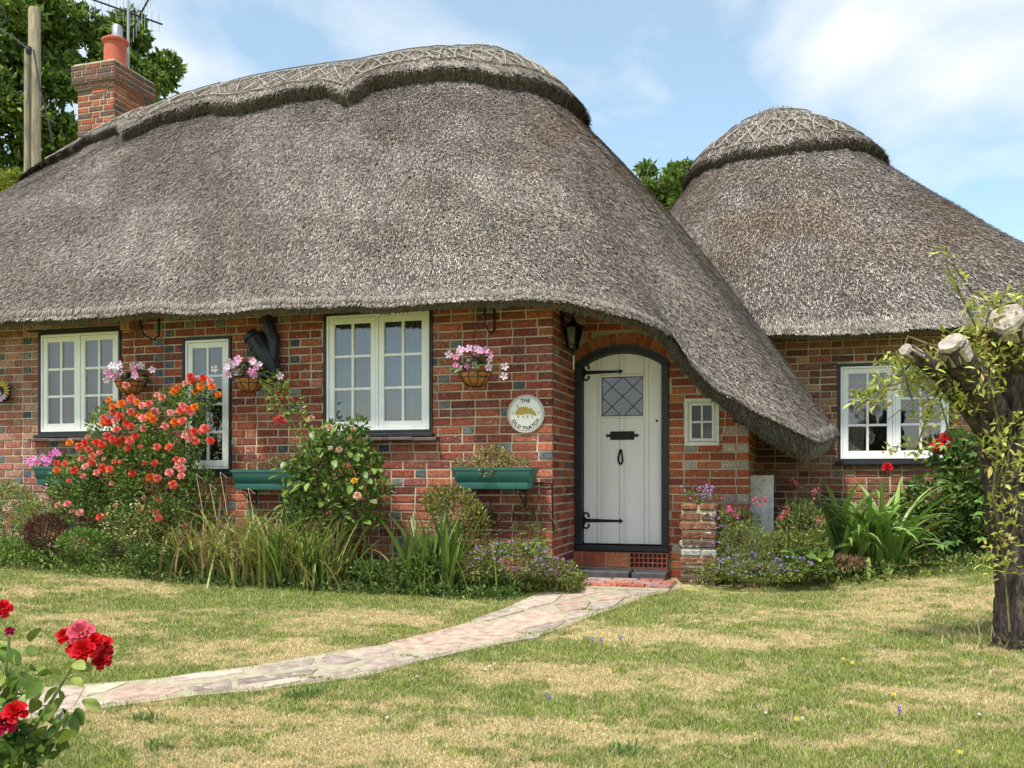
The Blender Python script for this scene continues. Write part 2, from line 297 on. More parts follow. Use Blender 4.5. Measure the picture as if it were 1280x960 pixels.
def shrink(poly, k=0.95, n=2):
    c = np.mean(poly, 0); out = []
    m = len(poly)
    for i in range(m):     # soften corners and roughen edges
        a = np.array(poly[i]); b = np.array(poly[(i + 1) % m]); 
        for t in (0.05, 0.5, 0.95):
            q = a * (1 - t) + b * t; q = c + (q - c) * (k + random.uniform(-0.015, 0.015)); out.append(tuple(q))
    return out
for poly, col in STONES:
    q = shrink(poly, 1.08); top = []
    for p in q: g = G(*p); top.append((g[0], g[1]))
    cx = sum(p[0] for p in top) / len(top); cy = sum(p[1] for p in top) / len(top)
    mb = MB(); n = len(top); hz = random.uniform(0.013, 0.018)
    V = [(cx + (x - cx) * 0.97, cy + (y - cy) * 0.97, float(gz(x, y)) + hz) for x, y in top] + [(x, y, float(gz(x, y)) + hz - 0.006) for x, y in top] + [(x, y, float(gz(x, y)) - 0.02) for x, y in top]
    mb.add(V, [tuple(range(n))] + [(i, (i + 1) % n, (i + 1) % n + n, i + n) for i in range(n)] + [(i + n, (i + 1) % n + n, (i + 1) % n + 2 * n, i + 2 * n) for i in range(n)])
    o = mb.build('stone', M['stone'], path); k = random.uniform(0.88, 1.12); o.color = (col[0] * k, col[1] * k, col[2] * k, 1)
# soil of the flower beds
BED_L = [(-60, 694), (0, 698), (100, 705), (200, 712), (330, 718), (440, 722), (560, 728), (640, 729), (700, 727), (722, 722)]
V = []; 
for p in BED_L: q = G(*p); V.append((q[0], q[1] + 0.05)); 
bedl = V + [(0.02, 0.3), (-0.0, 0.05), (-3, 0.05), (-6, 0.05), (-9.5, 0.05), (-9.5, -0.7)]
sheet('flower_bed', bedl, 0.012, M['soil'])
V = [G(*p) for p in [(850, 728), (900, 727), (960, 729), (1020, 722), (1060, 706), (1120, 702), (1180, 696), (1240, 692), (1330, 688)]]
sheet('flower_bed', [(p[0], p[1]) for p in V] + [(6.0, 2.6), (1.6, 2.6), (1.6, 0.8), (0.95, 0.8)], 0.012, M['soil'])
# ------------------------------------------------------------------ brickwork
COURSE, ST, HD, JT = 0.075, 0.217, 0.104, 0.0095
RED = [(0.30, 0.078, 0.048), (0.24, 0.062, 0.044), (0.34, 0.105, 0.06), (0.18, 0.054, 0.043), (0.31, 0.088, 0.052), (0.26, 0.085, 0.06), (0.20, 0.07, 0.055), (0.36, 0.13, 0.08)]
ORG = [(0.40, 0.115, 0.055), (0.34, 0.092, 0.048), (0.42, 0.15, 0.075), (0.28, 0.08, 0.048)]
GRY = [(0.11, 0.115, 0.12), (0.16, 0.165, 0.16), (0.09, 0.10, 0.11), (0.20, 0.205, 0.20)]
BUF = [(0.29, 0.135, 0.07), (0.24, 0.10, 0.055), (0.34, 0.20, 0.10), (0.19, 0.08, 0.05), (0.30, 0.10, 0.055), (0.16, 0.075, 0.05)]
PNK = [(0.33, 0.16, 0.12), (0.28, 0.13, 0.10), (0.36, 0.20, 0.15), (0.30, 0.11, 0.08)]
PALE = [(0.40, 0.34, 0.30), (0.34, 0.30, 0.27), (0.44, 0.33, 0.28)]
def courses(L0, L1, z0, z1, style, clip, rnd):
    out = []; nrow = int((z1 - z0) / COURSE)
    for r in range(nrow):
        z = z0 + r * COURSE; s = L0 - rnd.uniform(0, 0.02) - (0.11 if r % 2 else 0.0); k = 0; pend = None; any_ = False
        while s < L1:
            g = False
            if style == 'front':
                left = s < -2.4
                if left: hd = (k + r) % 2 == 0; g = hd and rnd.random() < 0.42
                else:
                    hd = (k % 3 == 1 and r % 4 == 0) or rnd.random() < 0.13; g = hd and rnd.random() < 0.65
                far_left = s < -4.9
                pal = GRY if g else (PNK if far_left else RED)
            elif style == 'door':
                hd = (k == 0 and r % 2 == 0) or (s > L1 - 0.26 and r % 2 == 0) or rnd.random() < 0.1; pal = PALE if hd and rnd.random() < 0.8 else ORG
            elif style == 'return':
                hd = rnd.random() < 0.5; pal = GRY if hd and rnd.random() < 0.2 else RED
            elif style == 'wing':
                hd = rnd.random() < 0.55; pal = BUF
            elif style == 'chim':
                hd = rnd.random() < 0.45; pal = GRY if rnd.random() < 0.3 else ORG
            ln = HD if hd else ST; a, b = max(s, L0), min(s + ln, L1); s += ln + JT; k += 1
            if L1 - b < 0.055: b = L1; s = L1 + 1
            if b - a < 0.035: pend = a; continue
            if pend is not None and a > L0 and not any_: a = L0
            any_ = True
            segs = clip(a, b, z + 0.0048, z + COURSE - 0.0048)
            c = rnd.choice(pal); q = rnd.uniform(0.72, 1.2); c = tuple(x * q for x in c)
            for (a2, b2, y0, y1) in segs:
                if b2 - a2 > 0.025 and y1 - y0 > 0.02: out.append((a2, b2, y0, y1, c))
    return out
def rect_clip(holes, extra=None):
    def f(a, b, z0, z1):
        segs = [(a, b)]
        for (h0, h1, g0, g1) in holes:
            if z1 > g0 + 0.03 and z0 < g1 - 0.03:
                n = []
                for p, q in segs:
                    if q <= h0 or p >= h1: n.append((p, q)); continue
                    if p < h0: n.append((p, h0))
                    if q > h1: n.append((h1, q))
                segs = n
        res = [(p, q, z0, z1) for p, q in segs]
        if extra: res = [x for s_ in res for x in extra(*s_)]
        return res
    return f
def brick_unit(seed, head):
    r = random.Random(seed); j = lambda q: r.uniform(-q, q); x, z = 0.5, 0.5; cx, cz = (0.06, 0.10) if head else (0.03, 0.10)
    F = [(-x + cx, -0.5, -z + cz), (x - cx, -0.5, -z + cz), (x - cx, -0.5, z - cz), (-x + cx, -0.5, z - cz)]
    F = [(p[0] + j(0.012), p[1] + j(0.12), p[2] + j(0.03)) for p in F]
    R = [(-x + j(0.01), -0.1, -z + j(0.03)), (x + j(0.01), -0.1, -z + j(0.03)), (x + j(0.01), -0.1, z + j(0.03)), (-x + j(0.01), -0.1, z + j(0.03))]
    B = [(p[0], 0.5, p[2]) for p in R]; V = F + R + B
    Fs = [(0, 1, 2, 3)] + [(i, i + 4, (i + 1) % 4 + 4, (i + 1) % 4) for i in range(4)] + [(i + 4, i + 8, (i + 1) % 4 + 8, (i + 1) % 4 + 4) for i in range(4)]
    return V, Fs
BU = [[brick_unit(s, h) for s in range(6)] for h in (0, 1)]
BM = [[None] * 6, [None] * 6]
def brick_mesh(h, k):
    if BM[h][k] is None: mb = MB(); mb.add(*BU[h][k]); BM[h][k] = mb.mesh('brick', M['brick'])
    return BM[h][k]
PROUD, DEEP = 0.009, 0.02      # front face proud of the mortar, back buried
def brick_records(bricks, O, d, n):
    """returns list of (centre, halfwidth..., matrix, colour, head)"""
    d = Vector(d); n = Vector(n); out = []
    for (a, b, y0, y1, c) in bricks:
        ctr = Vector(O) + d * ((a + b) / 2) + Vector((0, 0, (y0 + y1) / 2)) - n * ((DEEP - PROUD) / 2)
        Mx = Matrix.Translation(ctr) @ Matrix(((d.x, -n.x, 0, 0), (d.y, -n.y, 0, 0), (0, 0, 1, 0), (0, 0, 0, 1))) @ Matrix.Diagonal((b - a, DEEP + PROUD, y1 - y0, 1))
        px0, py0, Z = P(*(ctr - d * ((b - a) / 2))); px1, py1, _ = P(*(ctr + d * ((b - a) / 2))); area = abs(px1 - px0) * (y1 - y0) * FPX / max(Z, 0.1)
        vis = 0 < px0 < 1280 and 300 < (py0 + py1) / 2 < 720 and Z > 0
        out.append([ctr, Mx, c, 1 if (b - a) < 0.15 else 0, area if vis else -1, (px0 + px1) / 2, (py0 + py1) / 2])
    return out
def place_bricks(recs, parent, single_flags, name='brick'):
    mass = MB(); off = Vector(parent.matrix_world.translation) if False else Vector((0, 0, 0))
    for r, fl in zip(recs, single_flags):
        k = random.randrange(6)
        if fl:
            o = bpy.data.objects.new(name, brick_mesh(r[3], k)); link(o, parent); o.matrix_local = r[1]; o.color = (*r[2], 1)
        else:
            V, Fs = BU[r[3]][k]; mass.add([r[1] @ Vector(p) for p in V], Fs, r[2])
    if mass.v: o = mass.build(name + 'work', M['brick_mass'], parent); o['kind'] = 'stuff'
def wall_panel(name, O, d, n, L0, L1, z0, z1, holes, parent, th=0.2):
    """mortar wall with real openings and thickness; local s along d"""
    d = Vector(d); n = Vector(n); O = Vector(O); mb = MB()
    ss = sorted(set([L0, L1] + [x for h in holes for x in (h[0], h[1]) if L0 < x < L1])); zs = sorted(set([z0, z1] + [x for h in holes for x in (h[2], h[3]) if z0 < x < z1]))
    pt = lambda s, z, t: O + d * s + Vector((0, 0, z)) - n * t
    solid = lambda i, j: 0 <= i < len(ss) - 1 and 0 <= j < len(zs) - 1 and not any(h[0] < (ss[i] + ss[i + 1]) / 2 < h[1] and h[2] < (zs[j] + zs[j + 1]) / 2 < h[3] for h in holes)
    for i in range(len(ss) - 1):
        for j in range(len(zs) - 1):
            if not solid(i, j): continue
            a, b, e, f = ss[i], ss[i + 1], zs[j], zs[j + 1]
            mb.add([pt(a, e, 0), pt(b, e, 0), pt(b, f, 0), pt(a, f, 0)], [(0, 1, 2, 3)]); mb.add([pt(a, e, th), pt(b, e, th), pt(b, f, th), pt(a, f, th)], [(3, 2, 1, 0)])
            if not solid(i - 1, j): mb.add([pt(a, e, 0), pt(a, e, th), pt(a, f, th), pt(a, f, 0)], [(0, 1, 2, 3)])
            if not solid(i + 1, j): mb.add([pt(b, e, 0), pt(b, e, th), pt(b, f, th), pt(b, f, 0)], [(3, 2, 1, 0)])
            if not solid(i, j - 1): mb.add([pt(a, e, 0), pt(a, e, th), pt(b, e, th), pt(b, e, 0)], [(3, 2, 1, 0)])
            if not solid(i, j + 1): mb.add([pt(a, f, 0), pt(a, f, th), pt(b, f, th), pt(b, f, 0)], [(0, 1, 2, 3)])
    return mb.build(name, M['mortar'], parent)
cottage = empty('cottage', (0, 0, 0), 'red brick cottage with a sweeping grey thatched roof and a white arched door', 'cottage')
wing = empty('cottage_wing', (0, 0, 0), 'brick wing set back at the right under its own rounded thatched roof', 'building')
VD = 0.843
def hole(px0, py0, px1, py1, v):
    a = W(px0, py0, v); b = W(px1, py1, v); c = W(px0, py1, v); d = W(px1, py0, v)
    return ((a[0] + c[0]) / 2, (b[0] + d[0]) / 2, (c[2] + b[2]) / 2, (a[2] + d[2]) / 2)
H1 = hole(49, 413, 152, 543, 0.0); H2 = hole(229, 421, 290, 590, 0.0); H3 = hole(405, 388, 541, 542, 0.0)
H4 = hole(856, 498, 899, 557, VD); H5 = hole(1047, 453, 1190, 577, 2.64)
DOOR = hole(718, 432, 836, 688, VD)   # arched
DU0, DU1, DZ0, DZT = 0.012, DOOR[1], DOOR[2], DOOR[3]; SPR = W(718, 455, VD)[2]      # spring line of the arch
DCX = (DU0 + DU1) / 2; HW = (DU1 - DU0) / 2; RISE = DZT - SPR; AR = (HW * HW + RISE * RISE) / (2 * RISE)
def arch_z(u, grow=0.0):
    x = u - DCX; R = AR + grow; q = R * R - x * x
    return (DZT - AR) + math.sqrt(q) if q > 0 else -9
rnd = random.Random(5)
ZT = 2.72
front = wall_panel('wall', (0, 0, 0), (1, 0, 0), (0, -1, 0), -9.4, 0.0, -0.1, ZT, [H1, H2, H3], cottage)
ret = wall_panel('wall', (0.002, 0, 0), (0, 1, 0), (1, 0, 0), 0.003, VD - 0.003, -0.1, ZT, [], cottage, th=0.2)
def door_extra(a, b, z0, z1):
    """trim a brick to the outside of the arch"""
    if a >= DU1 or b <= DU0: return [(a, b, z0, z1)]
    if z1 < SPR: return [(a, DU0, z0, z1), (DU1, b, z0, z1)]
    n = 10; keep = []; cur = None
    for i in range(n):
        p = a + (b - a) * i / n; q = a + (b - a) * (i + 1) / n; m = (p + q) / 2
        inside = DU0 - 0.10 < m < DU1 + 0.10 and z0 < arch_z(m, 0.115)
        if not inside: cur = (cur[0], q) if cur else (p, q)
        else:
            if cur: keep.append(cur); cur = None
    if cur: keep.append(cur)
    return [(p, q, z0, z1) for p, q in keep]
END = 1.569
dwall = wall_panel('wall', (0, VD, 0), (1, 0, 0), (0, -1, 0), 0.0, END, -0.1, 2.62, [(DU0, DU1, DZ0 - 0.001, SPR), (DU0, DU1, SPR, DZT), H4, (0.72, END + .1, 2.32, 2.7), (1.15, END + .1, 1.95, 2.32)], cottage)
# fill between the arch and its square hole with mortar coloured spandrel
mb = MB(); ns_ = 16
for i in range(ns_):
    a = DU0 + (DU1 - DU0) * i / ns_; b = DU0 + (DU1 - DU0) * (i + 1) / ns_; za, zb = max(arch_z(a), SPR), max(arch_z(b), SPR)
    mb.add([(a, VD + 0.001, za), (b, VD + 0.001, zb), (b, VD + 0.001, DZT + 0.001), (a, VD + 0.001, DZT + 0.001), (a, VD + 0.199, za), (b, VD + 0.199, zb), (b, VD + 0.199, DZT + 0.001), (a, VD + 0.199, DZT + 0.001)], [(0, 1, 2, 3), (7, 6, 5, 4), (0, 4, 5, 1)])
mb.build('arch_spandrel', M['mortar'], cottage)
side = wall_panel('wall', (END + 0.002, VD, 0), (0, 1, 0), (1, 0, 0), 0.003, 1.79, -0.1, 1.75, [], cottage)
wback = wall_panel('wall', (0, 4.6, 0), (1, 0, 0), (0, 1, 0), -9.4, 1.56, -0.1, ZT, [], cottage)
wleft = wall_panel('wall', (-9.402, 0.0, 0), (0, 1, 0), (-1, 0, 0), 0.003, 4.597, -0.1, ZT, [], cottage)
bf = brick_records(courses(-9.4, 0.008, -0.06, ZT, 'front', rect_clip([H1, H2, H3]), rnd), (0, 0, 0), (1, 0, 0), (0, -1, 0))
br = brick_records(courses(0.014, VD - 0.01, -0.06, ZT, 'return', rect_clip([]), rnd), (0, 0, 0), (0, 1, 0), (1, 0, 0))
bd = brick_records(courses(0.01, END + 0.008, -0.06, 2.62, 'door', rect_clip([H4, (DU0, DU1, -1, SPR), (0.72, END + .1, 2.30, 2.7), (1.15, END + .1, 1.93, 2.35)], door_extra), rnd), (0, VD, 0), (1, 0, 0), (0, -1, 0))
bs = brick_records(courses(0.014, 1.79, -0.06, 1.75, 'door', rect_clip([]), rnd), (END, VD, 0), (0, 1, 0), (1, 0, 0))
def hidden(r):   # behind planting: those go into the joined brickwork first
    x, y = r[5], r[6]
    return y > 640 or (70 < x < 275 and y > 480) or (350 < x < 480 and y > 540)
allb = [(r, w_) for w_, L_ in (('f', bf), ('r', br), ('d', bd), ('s', bs)) for r in L_]
sc_ = sorted([(-(r[4] * (0.3 if hidden(r) else 1)), i) for i, (r, w_) in enumerate(allb)])[:300]; chosen = set(i for _, i in sc_)
base = 0
for L_, par in ((bf, front), (br, ret), (bd, dwall), (bs, side)):
    place_bricks(L_, par, [(base + i) in chosen and L_[i][4] > 0 for i in range(len(L_))]); base += len(L_)
# arch of bricks on edge over the door
amax = math.asin(min(0.98, (HW + 0.02) / AR)); na = 13
mb = MB()
for i in range(na):
    th = -amax + 2 * amax * (i + 0.5) / na; R0, R1 = AR + 0.012, AR + 0.112; dth = 2 * amax / na * 0.43
    pts = [(DCX + R * math.sin(t), DZT - AR + R * math.cos(t)) for R, t in ((R0, th - dth), (R0, th + dth), (R1, th + dth * 1.0), (R1, th - dth * 1.0))]
    b_ = MB(); b_.prism(pts, lambda x, y, d_: (x, d_, y), VD - 0.011, VD + 0.03); o = b_.build('arch_brick', M['brick'], dwall); c = rnd.choice(ORG); o.color = (*c, 1)
# wing walls
ww = wall_panel('wall', (0, 2.64, 0), (1, 0, 0), (0, -1, 0), 0.2, 5.8, -0.1, 2.75, [H5], wing)
wr = wall_panel('wall', (5.802, 2.64, 0), (0, 1, 0), (1, 0, 0), 0.003, 5, -0.1, 2.75, [], wing)
wb = wall_panel('wall', (0, 7.64, 0), (1, 0, 0), (0, 1, 0), 0.2, 5.8, -0.1, 2.75, [], wing)
bw = brick_records(courses(0.2, 5.8, -0.06, 2.75, 'wing', rect_clip([H5, (1.35, 1.58, -1, 1.8)]), rnd), (0, 2.64, 0), (1, 0, 0), (0, -1, 0))
vis = [r[4] > 0 and (935 < r[5] < 1280) and r[6] > 408 and not (r[6] > 600 and r[5] > 1050) for r in bw]
idx = sorted([i for i in range(len(bw)) if vis[i]], key=lambda i: -bw[i][4])[:250]; idx = set(idx)
place_bricks(bw, ww, [i in idx for i in range(len(bw))])
# ------------------------------------------------------------------ windows
def window(parent, H, v, cols, rows, label=None, frame='black', casements=2, sill=True, fw=0.028, curtain=True, m_w='white', curt_span=None, glass='glass'):
    """black outer frame, white casement sashes, glazing bars, each pane an object"""
    u0, u1, z0, z1 = H; mb = MB()
    f = fw; yf = v - 0.018; yb = v + 0.07
    mb.box((u0, yf, z0), (u0 + f, yb, z1), bev=0.002); mb.box((u1 - f, yf, z0), (u1, yb, z1), bev=0.002)
    mb.box((u0 + f + .0005, yf, z1 - f), (u1 - f - .0005, yb, z1), bev=0.002); mb.box((u0 + f + .0005, yf, z0), (u1 - f - .0005, yb, z0 + f), bev=0.002)
    win = mb.build('window', M['black' if frame == 'black' else m_w], parent)
    if label: win['label'] = label
    a0, a1, b0, b1 = u0 + f + 0.001, u1 - f - 0.001, z0 + f + 0.001, z1 - f - 0.001
    # fixed white frame
    g = 0.022 if frame == 'black' else 0.012; mb = MB(); yy = v - 0.012
    mb.box((a0, yy, b0), (a0 + g, v + 0.05, b1), bev=0.003); mb.box((a1 - g, yy, b0), (a1, v + 0.05, b1), bev=0.003)
    mb.box((a0 + g + .0005, yy, b1 - g), (a1 - g - .0005, v + 0.05, b1), bev=0.003); mb.box((a0 + g + .0005, yy - 0.008, b0), (a1 - g - .0005, v + 0.05, b0 + g), bev=0.003)
    if casements == 2: c = (a0 + a1) / 2; mb.box((c - 0.012, yy + 0.002, b0 + g + .0005), (c + 0.012, v + 0.045, b1 - g - .0005), bev=0.003)
    mb.build('frame', M[m_w], win)
    a0 += g; a1 -= g; b0 += g; b1 -= g
    spans = [(a0 + 0.003, a1 - 0.003)] if casements == 1 else [(a0 + 0.003, (a0 + a1) / 2 - 0.014), ((a0 + a1) / 2 + 0.014, a1 - 0.003)]
    for ci, (s0, s1) in enumerate(spans):
        st = 0.052 if frame == 'black' else 0.026; bt = 0.025 if frame == 'black' else 0.018; y0 = v - 0.004 ; y1 = v + 0.032; e0, e1 = b0 + 0.003, b1 - 0.003
        mb = MB(); mb.box((s0, y0, e0), (s0 + st, y1, e1), bev=0.004); mb.box((s1 - st, y0, e0), (s1, y1, e1), bev=0.004)
        mb.box((s0 + st + .0005, y0, e1 - st), (s1 - st - .0005, y1, e1), bev=0.004); mb.box((s0 + st + .0005, y0, e0), (s1 - st - .0005, y1, e0 + st * 1.1), bev=0.004)
        mb.build('casement', M[m_w], win)
        gx0, gx1, gz0, gz1 = s0 + st, s1 - st, e0 + st * 1.1, e1 - st
        for i in range(1, cols):
            x = gx0 + (gx1 - gx0) * i / cols; b_ = MB(); b_.box((x - bt / 2, y0 + 0.004, gz0 + .0005), (x + bt / 2, y1 - 0.004, gz1 - .0005), bev=0.004); b_.build('glazing_bar', M[m_w], win)
        for j in range(1, rows):
            z = gz0 + (gz1 - gz0) * j / rows; b_ = MB(); b_.box((gx0 + .0005, y0 + 0.006, z - bt / 2), (gx1 - .0005, y1 - 0.006, z + bt / 2), bev=0.004); b_.build('glazing_bar', M[m_w], win)
        for i in range(cols):
            for j in range(rows):
                p0 = gx0 + (gx1 - gx0) * i / cols + 0.001; p1 = gx0 + (gx1 - gx0) * (i + 1) / cols - 0.001; q0 = gz0 + (gz1 - gz0) * j / rows + 0.001; q1 = gz0 + (gz1 - gz0) * (j + 1) / rows - 0.001
                t1, t2 = random.uniform(-0.0015, 0.0015), random.uniform(-0.0015, 0.0015)
                b_ = MB(); b_.add([(p0, v + 0.016 + t1, q0), (p1, v + 0.016 - t1, q0), (p1, v + 0.016 - t1 + t2, q1), (p0, v + 0.016 + t1 + t2, q1)], [(0, 1, 2, 3)]); b_.build('pane', M[glass], win)
    if curtain:
        for (k0, k1) in (curt_span or [(0.0, 1.0)]):
            mb = MB(); n = int(90 * (k1 - k0)); V = []
            for i in range(n + 1):
                x = a0 + (a1 - a0) * (k0 + (k1 - k0) * i / n); y = v + 0.11 + 0.010 * math.sin(i * 1.1) + 0.004 * math.sin(i * 2.7)
                V += [(x, y, b0 - 0.03), (x, y, b1 + 0.03)]
            mb.add(V, [(2 * i, 2 * i + 2, 2 * i + 3, 2 * i + 1) for i in range(n)]); mb.build('curtain', M['curtain'], win, smooth=True)
    # dark room behind
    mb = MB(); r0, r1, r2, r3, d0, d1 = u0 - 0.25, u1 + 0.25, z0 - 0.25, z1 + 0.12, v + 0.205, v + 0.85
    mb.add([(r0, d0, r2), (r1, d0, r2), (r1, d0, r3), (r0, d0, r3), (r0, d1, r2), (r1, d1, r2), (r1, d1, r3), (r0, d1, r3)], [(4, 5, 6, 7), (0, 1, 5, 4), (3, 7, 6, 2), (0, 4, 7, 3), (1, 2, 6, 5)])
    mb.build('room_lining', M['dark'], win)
    if sill:
        mb = MB(); mb.box((u0 - 0.02, v - 0.065, z0 - 0.032), (u1 + 0.02, v + 0.05, z0 - 0.001), bev=0.004); mb.build('sill', M['black'], win)
        if sill == 2:
            mb = MB(); x = u0 - 0.05
            mb2 = None
            while x < u1 + 0.05:
                x2 = min(x + 0.24, u1 + 0.07); b_ = MB(); zz = z0 - 0.036; tl = random.uniform(-0.004, 0.004)
                b_.prism([(v - 0.10, zz - 0.030 + tl), (v - 0.10, zz - 0.012 + tl), (v - 0.085, zz - 0.003 + tl), (v - 0.012, zz), (v - 0.012, zz - 0.035)], lambda y, z, d_: (d_, y, z), x, x2 - 0.004); b_.build('sill_tile', M['sill'], win); x = x2
    return win
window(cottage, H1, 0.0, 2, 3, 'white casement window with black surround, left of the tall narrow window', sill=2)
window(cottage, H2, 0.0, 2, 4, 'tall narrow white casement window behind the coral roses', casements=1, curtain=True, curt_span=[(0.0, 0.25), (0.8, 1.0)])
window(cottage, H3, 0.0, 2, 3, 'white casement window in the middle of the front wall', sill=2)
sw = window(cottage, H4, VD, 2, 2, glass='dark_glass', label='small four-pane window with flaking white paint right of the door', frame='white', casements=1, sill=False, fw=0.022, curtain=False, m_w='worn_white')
# sill shelf and doily behind the small window
mb = MB(); mb.lathe([(0.001, 0), (0.045, 0.0), (0.05, 0.004), (0.046, 0.008), (0.001, 0.008)], (0, 0, 0), 20); MM = Matrix.Translation(((H4[0] + H4[1]) / 2 + 0.035, VD + 0.05, H4[2] + 0.11)) @ Matrix.Rotation(math.radians(82), 4, 'X')
mb.v = [tuple(MM @ Vector(p)) for p in mb.v]; tag(mb.build('plate', M['sign']), 'small white plate standing behind the glass of the small window', 'plate')
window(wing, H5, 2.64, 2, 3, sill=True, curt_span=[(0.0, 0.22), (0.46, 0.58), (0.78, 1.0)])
# oak beam / dark lintels under the eaves
for H in (H1, H3):
    mb = MB(); mb.box((H[0] - 0.12, -0.024, H[3] + 0.004), (H[1] + 0.10, 0.0, H[3] + 0.02), bev=0.003); mb.build('lintel_strip', M['black'], cottage)
# ------------------------------------------------------------------ door
FY0, FY1 = VD - 0.03, VD + 0.10      # frame depth
T = 0.064
door = MB(); dy = VD + 0.045
iu0, iu1 = DU0 + T, DU1 - T; zb = DZ0 + 0.055; AI = AR - T
def arch_in(u, g=0.0):
    x = u - DCX; R = AI + g; q = R * R - x * x; return DZT - AR + math.sqrt(max(q, 0))
# frame : two jambs + arch ring
fr = MB(); fr.box((DU0, FY0, DZ0 + 0.045), (iu0, FY1, arch_in(iu0) - 0.0), bev=0.004); fr.box((iu1, FY0, DZ0 + 0.045), (DU1, FY1, arch_in(iu1)), bev=0.004)
n = 24; th0 = math.asin(min(1, (HW) / AR)); V = []
for i in range(n + 1):
    u = DU0 + (DU1 - DU0) * i / n; zo = max(arch_z(u), SPR - 0.0); zi = arch_in(min(max(u, iu0), iu1)) 
    if u < iu0 or u > iu1: zi = arch_in(iu0)
    V += [(u, FY0 - 0.003, zi), (u, FY0 - 0.003, zo), (u, FY1, zi), (u, FY1, zo)]
fs = []
for i in range(n):
    a = 4 * i; fs += [(a, a + 4, a + 5, a + 1), (a + 2, a + 3, a + 7, a + 6), (a, a + 2, a + 6, a + 4), (a + 1, a + 5, a + 7, a + 3)]
fr.add(V, fs); door_frame = fr.build('door_frame', M['black'], cottage)
thr = MB(); thr.box((DU0 - 0.01, VD - 0.06, DZ0 - 0.005), (DU1 + 0.01, VD + 0.10, DZ0 + 0.043), bev=0.006); thr.build('threshold', M['black'], cottage)
dbase = MB(); V = []; n = 20
for i in range(n + 1):
    u = iu0 + 0.004 + (iu1 - iu0 - 0.008) * i / n; V += [(u, dy + 0.02, zb), (u, dy + 0.02, arch_in(u) - 0.004), (u, dy + 0.04, zb), (u, dy + 0.04, arch_in(u) - 0.004)]
fs = []
for i in range(n): a = 4 * i; fs += [(a, a + 4, a + 5, a + 1), (a + 2, a + 3, a + 7, a + 6)]
dbase.add(V, fs); DO = dbase.build('door', M['slate'], cottage); DO['label'] = 'white painted plank door with a diamond leaded light and black iron fittings'
pw = [727, 746, 751, 774, 780, 805, 811, 828]
us = [W(x, 560, dy)[0] for x in pw]; us[0] = iu0 + 0.004; us[-1] = iu1 - 0.004
PX0, PX1 = W(752, 560, dy)[0], W(804, 560, dy)[0]; PZ0, PZ1 = W(778, 520, dy)[2], W(778, 471, dy)[2]
for i in range(len(us) - 1):
    a, b = us[i] + 0.0012, us[i + 1] - 0.0012; cuts = [(zb + 0.004, None)]
    bead = i % 2 == 1; y = dy + (0.003 if bead else 0.0); m = 6
    if b > PX0 and a < PX1: parts = [(zb + 0.004, PZ0 - 0.022), (PZ1 + 0.022, None)]
    else: parts = [(zb + 0.004, None)]
    for (p, q) in parts:
        pl = MB(); V = []
        for k in range(m + 1):
            u = a + (b - a) * k / m; t = q if q is not None else arch_in(u) - 0.006; e = 0.003 if k in (0, m) else 0
            V += [(u, y + e, p), (u, y + e, t), (u, dy + 0.019, p), (u, dy + 0.019, t)]
        fs = []
        for k in range(m): c = 4 * k; fs += [(c, c + 4, c + 5, c + 1), (c, c + 2, c + 6, c + 4), (c + 1, c + 5, c + 7, c + 3)]
        fs += [(0, 1, 3, 2), (4 * m, 4 * m + 2, 4 * m + 3, 4 * m + 1)]
        pl.add(V, fs); pl.build('plank', M['door_white'], DO)
# light: moulding, pane, lead cames
lf = MB(); g = 0.02
lf.box((PX0 - g, dy - 0.008, PZ0 - g), (PX0, dy + 0.018, PZ1 + g), bev=0.004); lf.box((PX1, dy - 0.008, PZ0 - g), (PX1 + g, dy + 0.018, PZ1 + g), bev=0.004)
lf.box((PX0 + .0005, dy - 0.008, PZ1), (PX1 - .0005, dy + 0.018, PZ1 + g), bev=0.004); lf.box((PX0 + .0005, dy - 0.010, PZ0 - g), (PX1 - .0005, dy + 0.018, PZ0), bev=0.004); lf.build('light_frame', M['door_white'], DO)
pm = MB(); pm.add([(PX0, dy + 0.012, PZ0), (PX1, dy + 0.0125, PZ0), (PX1, dy + 0.012, PZ1), (PX0, dy + 0.0125, PZ1)], [(0, 1, 2, 3)]); pm.build('pane', M['lead_glass'], DO)
ld = MB(); w_, h_ = PX1 - PX0, PZ1 - PZ0
def lead(p, q): ld.tube([(PX0 + p[0] * w_, dy + 0.009, PZ0 + p[1] * h_), (PX0 + q[0] * w_, dy + 0.009, PZ0 + q[1] * h_)], 0.0032, 5)
for p, q in [((0, 1), (1, 0.0)), ((0.5, 1), (1, .5)), ((0, .5), (.45, 0.03)), ((1, 1), (0, 0)), ((.5, 1), (0, .5)), ((1, .5), (.55, 0.03)), ((0.01, 0), (0.01, 1)), ((.99, 0), (.99, 1)), ((0, .01), (1, .01)), ((0, .99), (1, .99))]: lead(p, q)
ld.build('lead_came', M['iron'], DO)
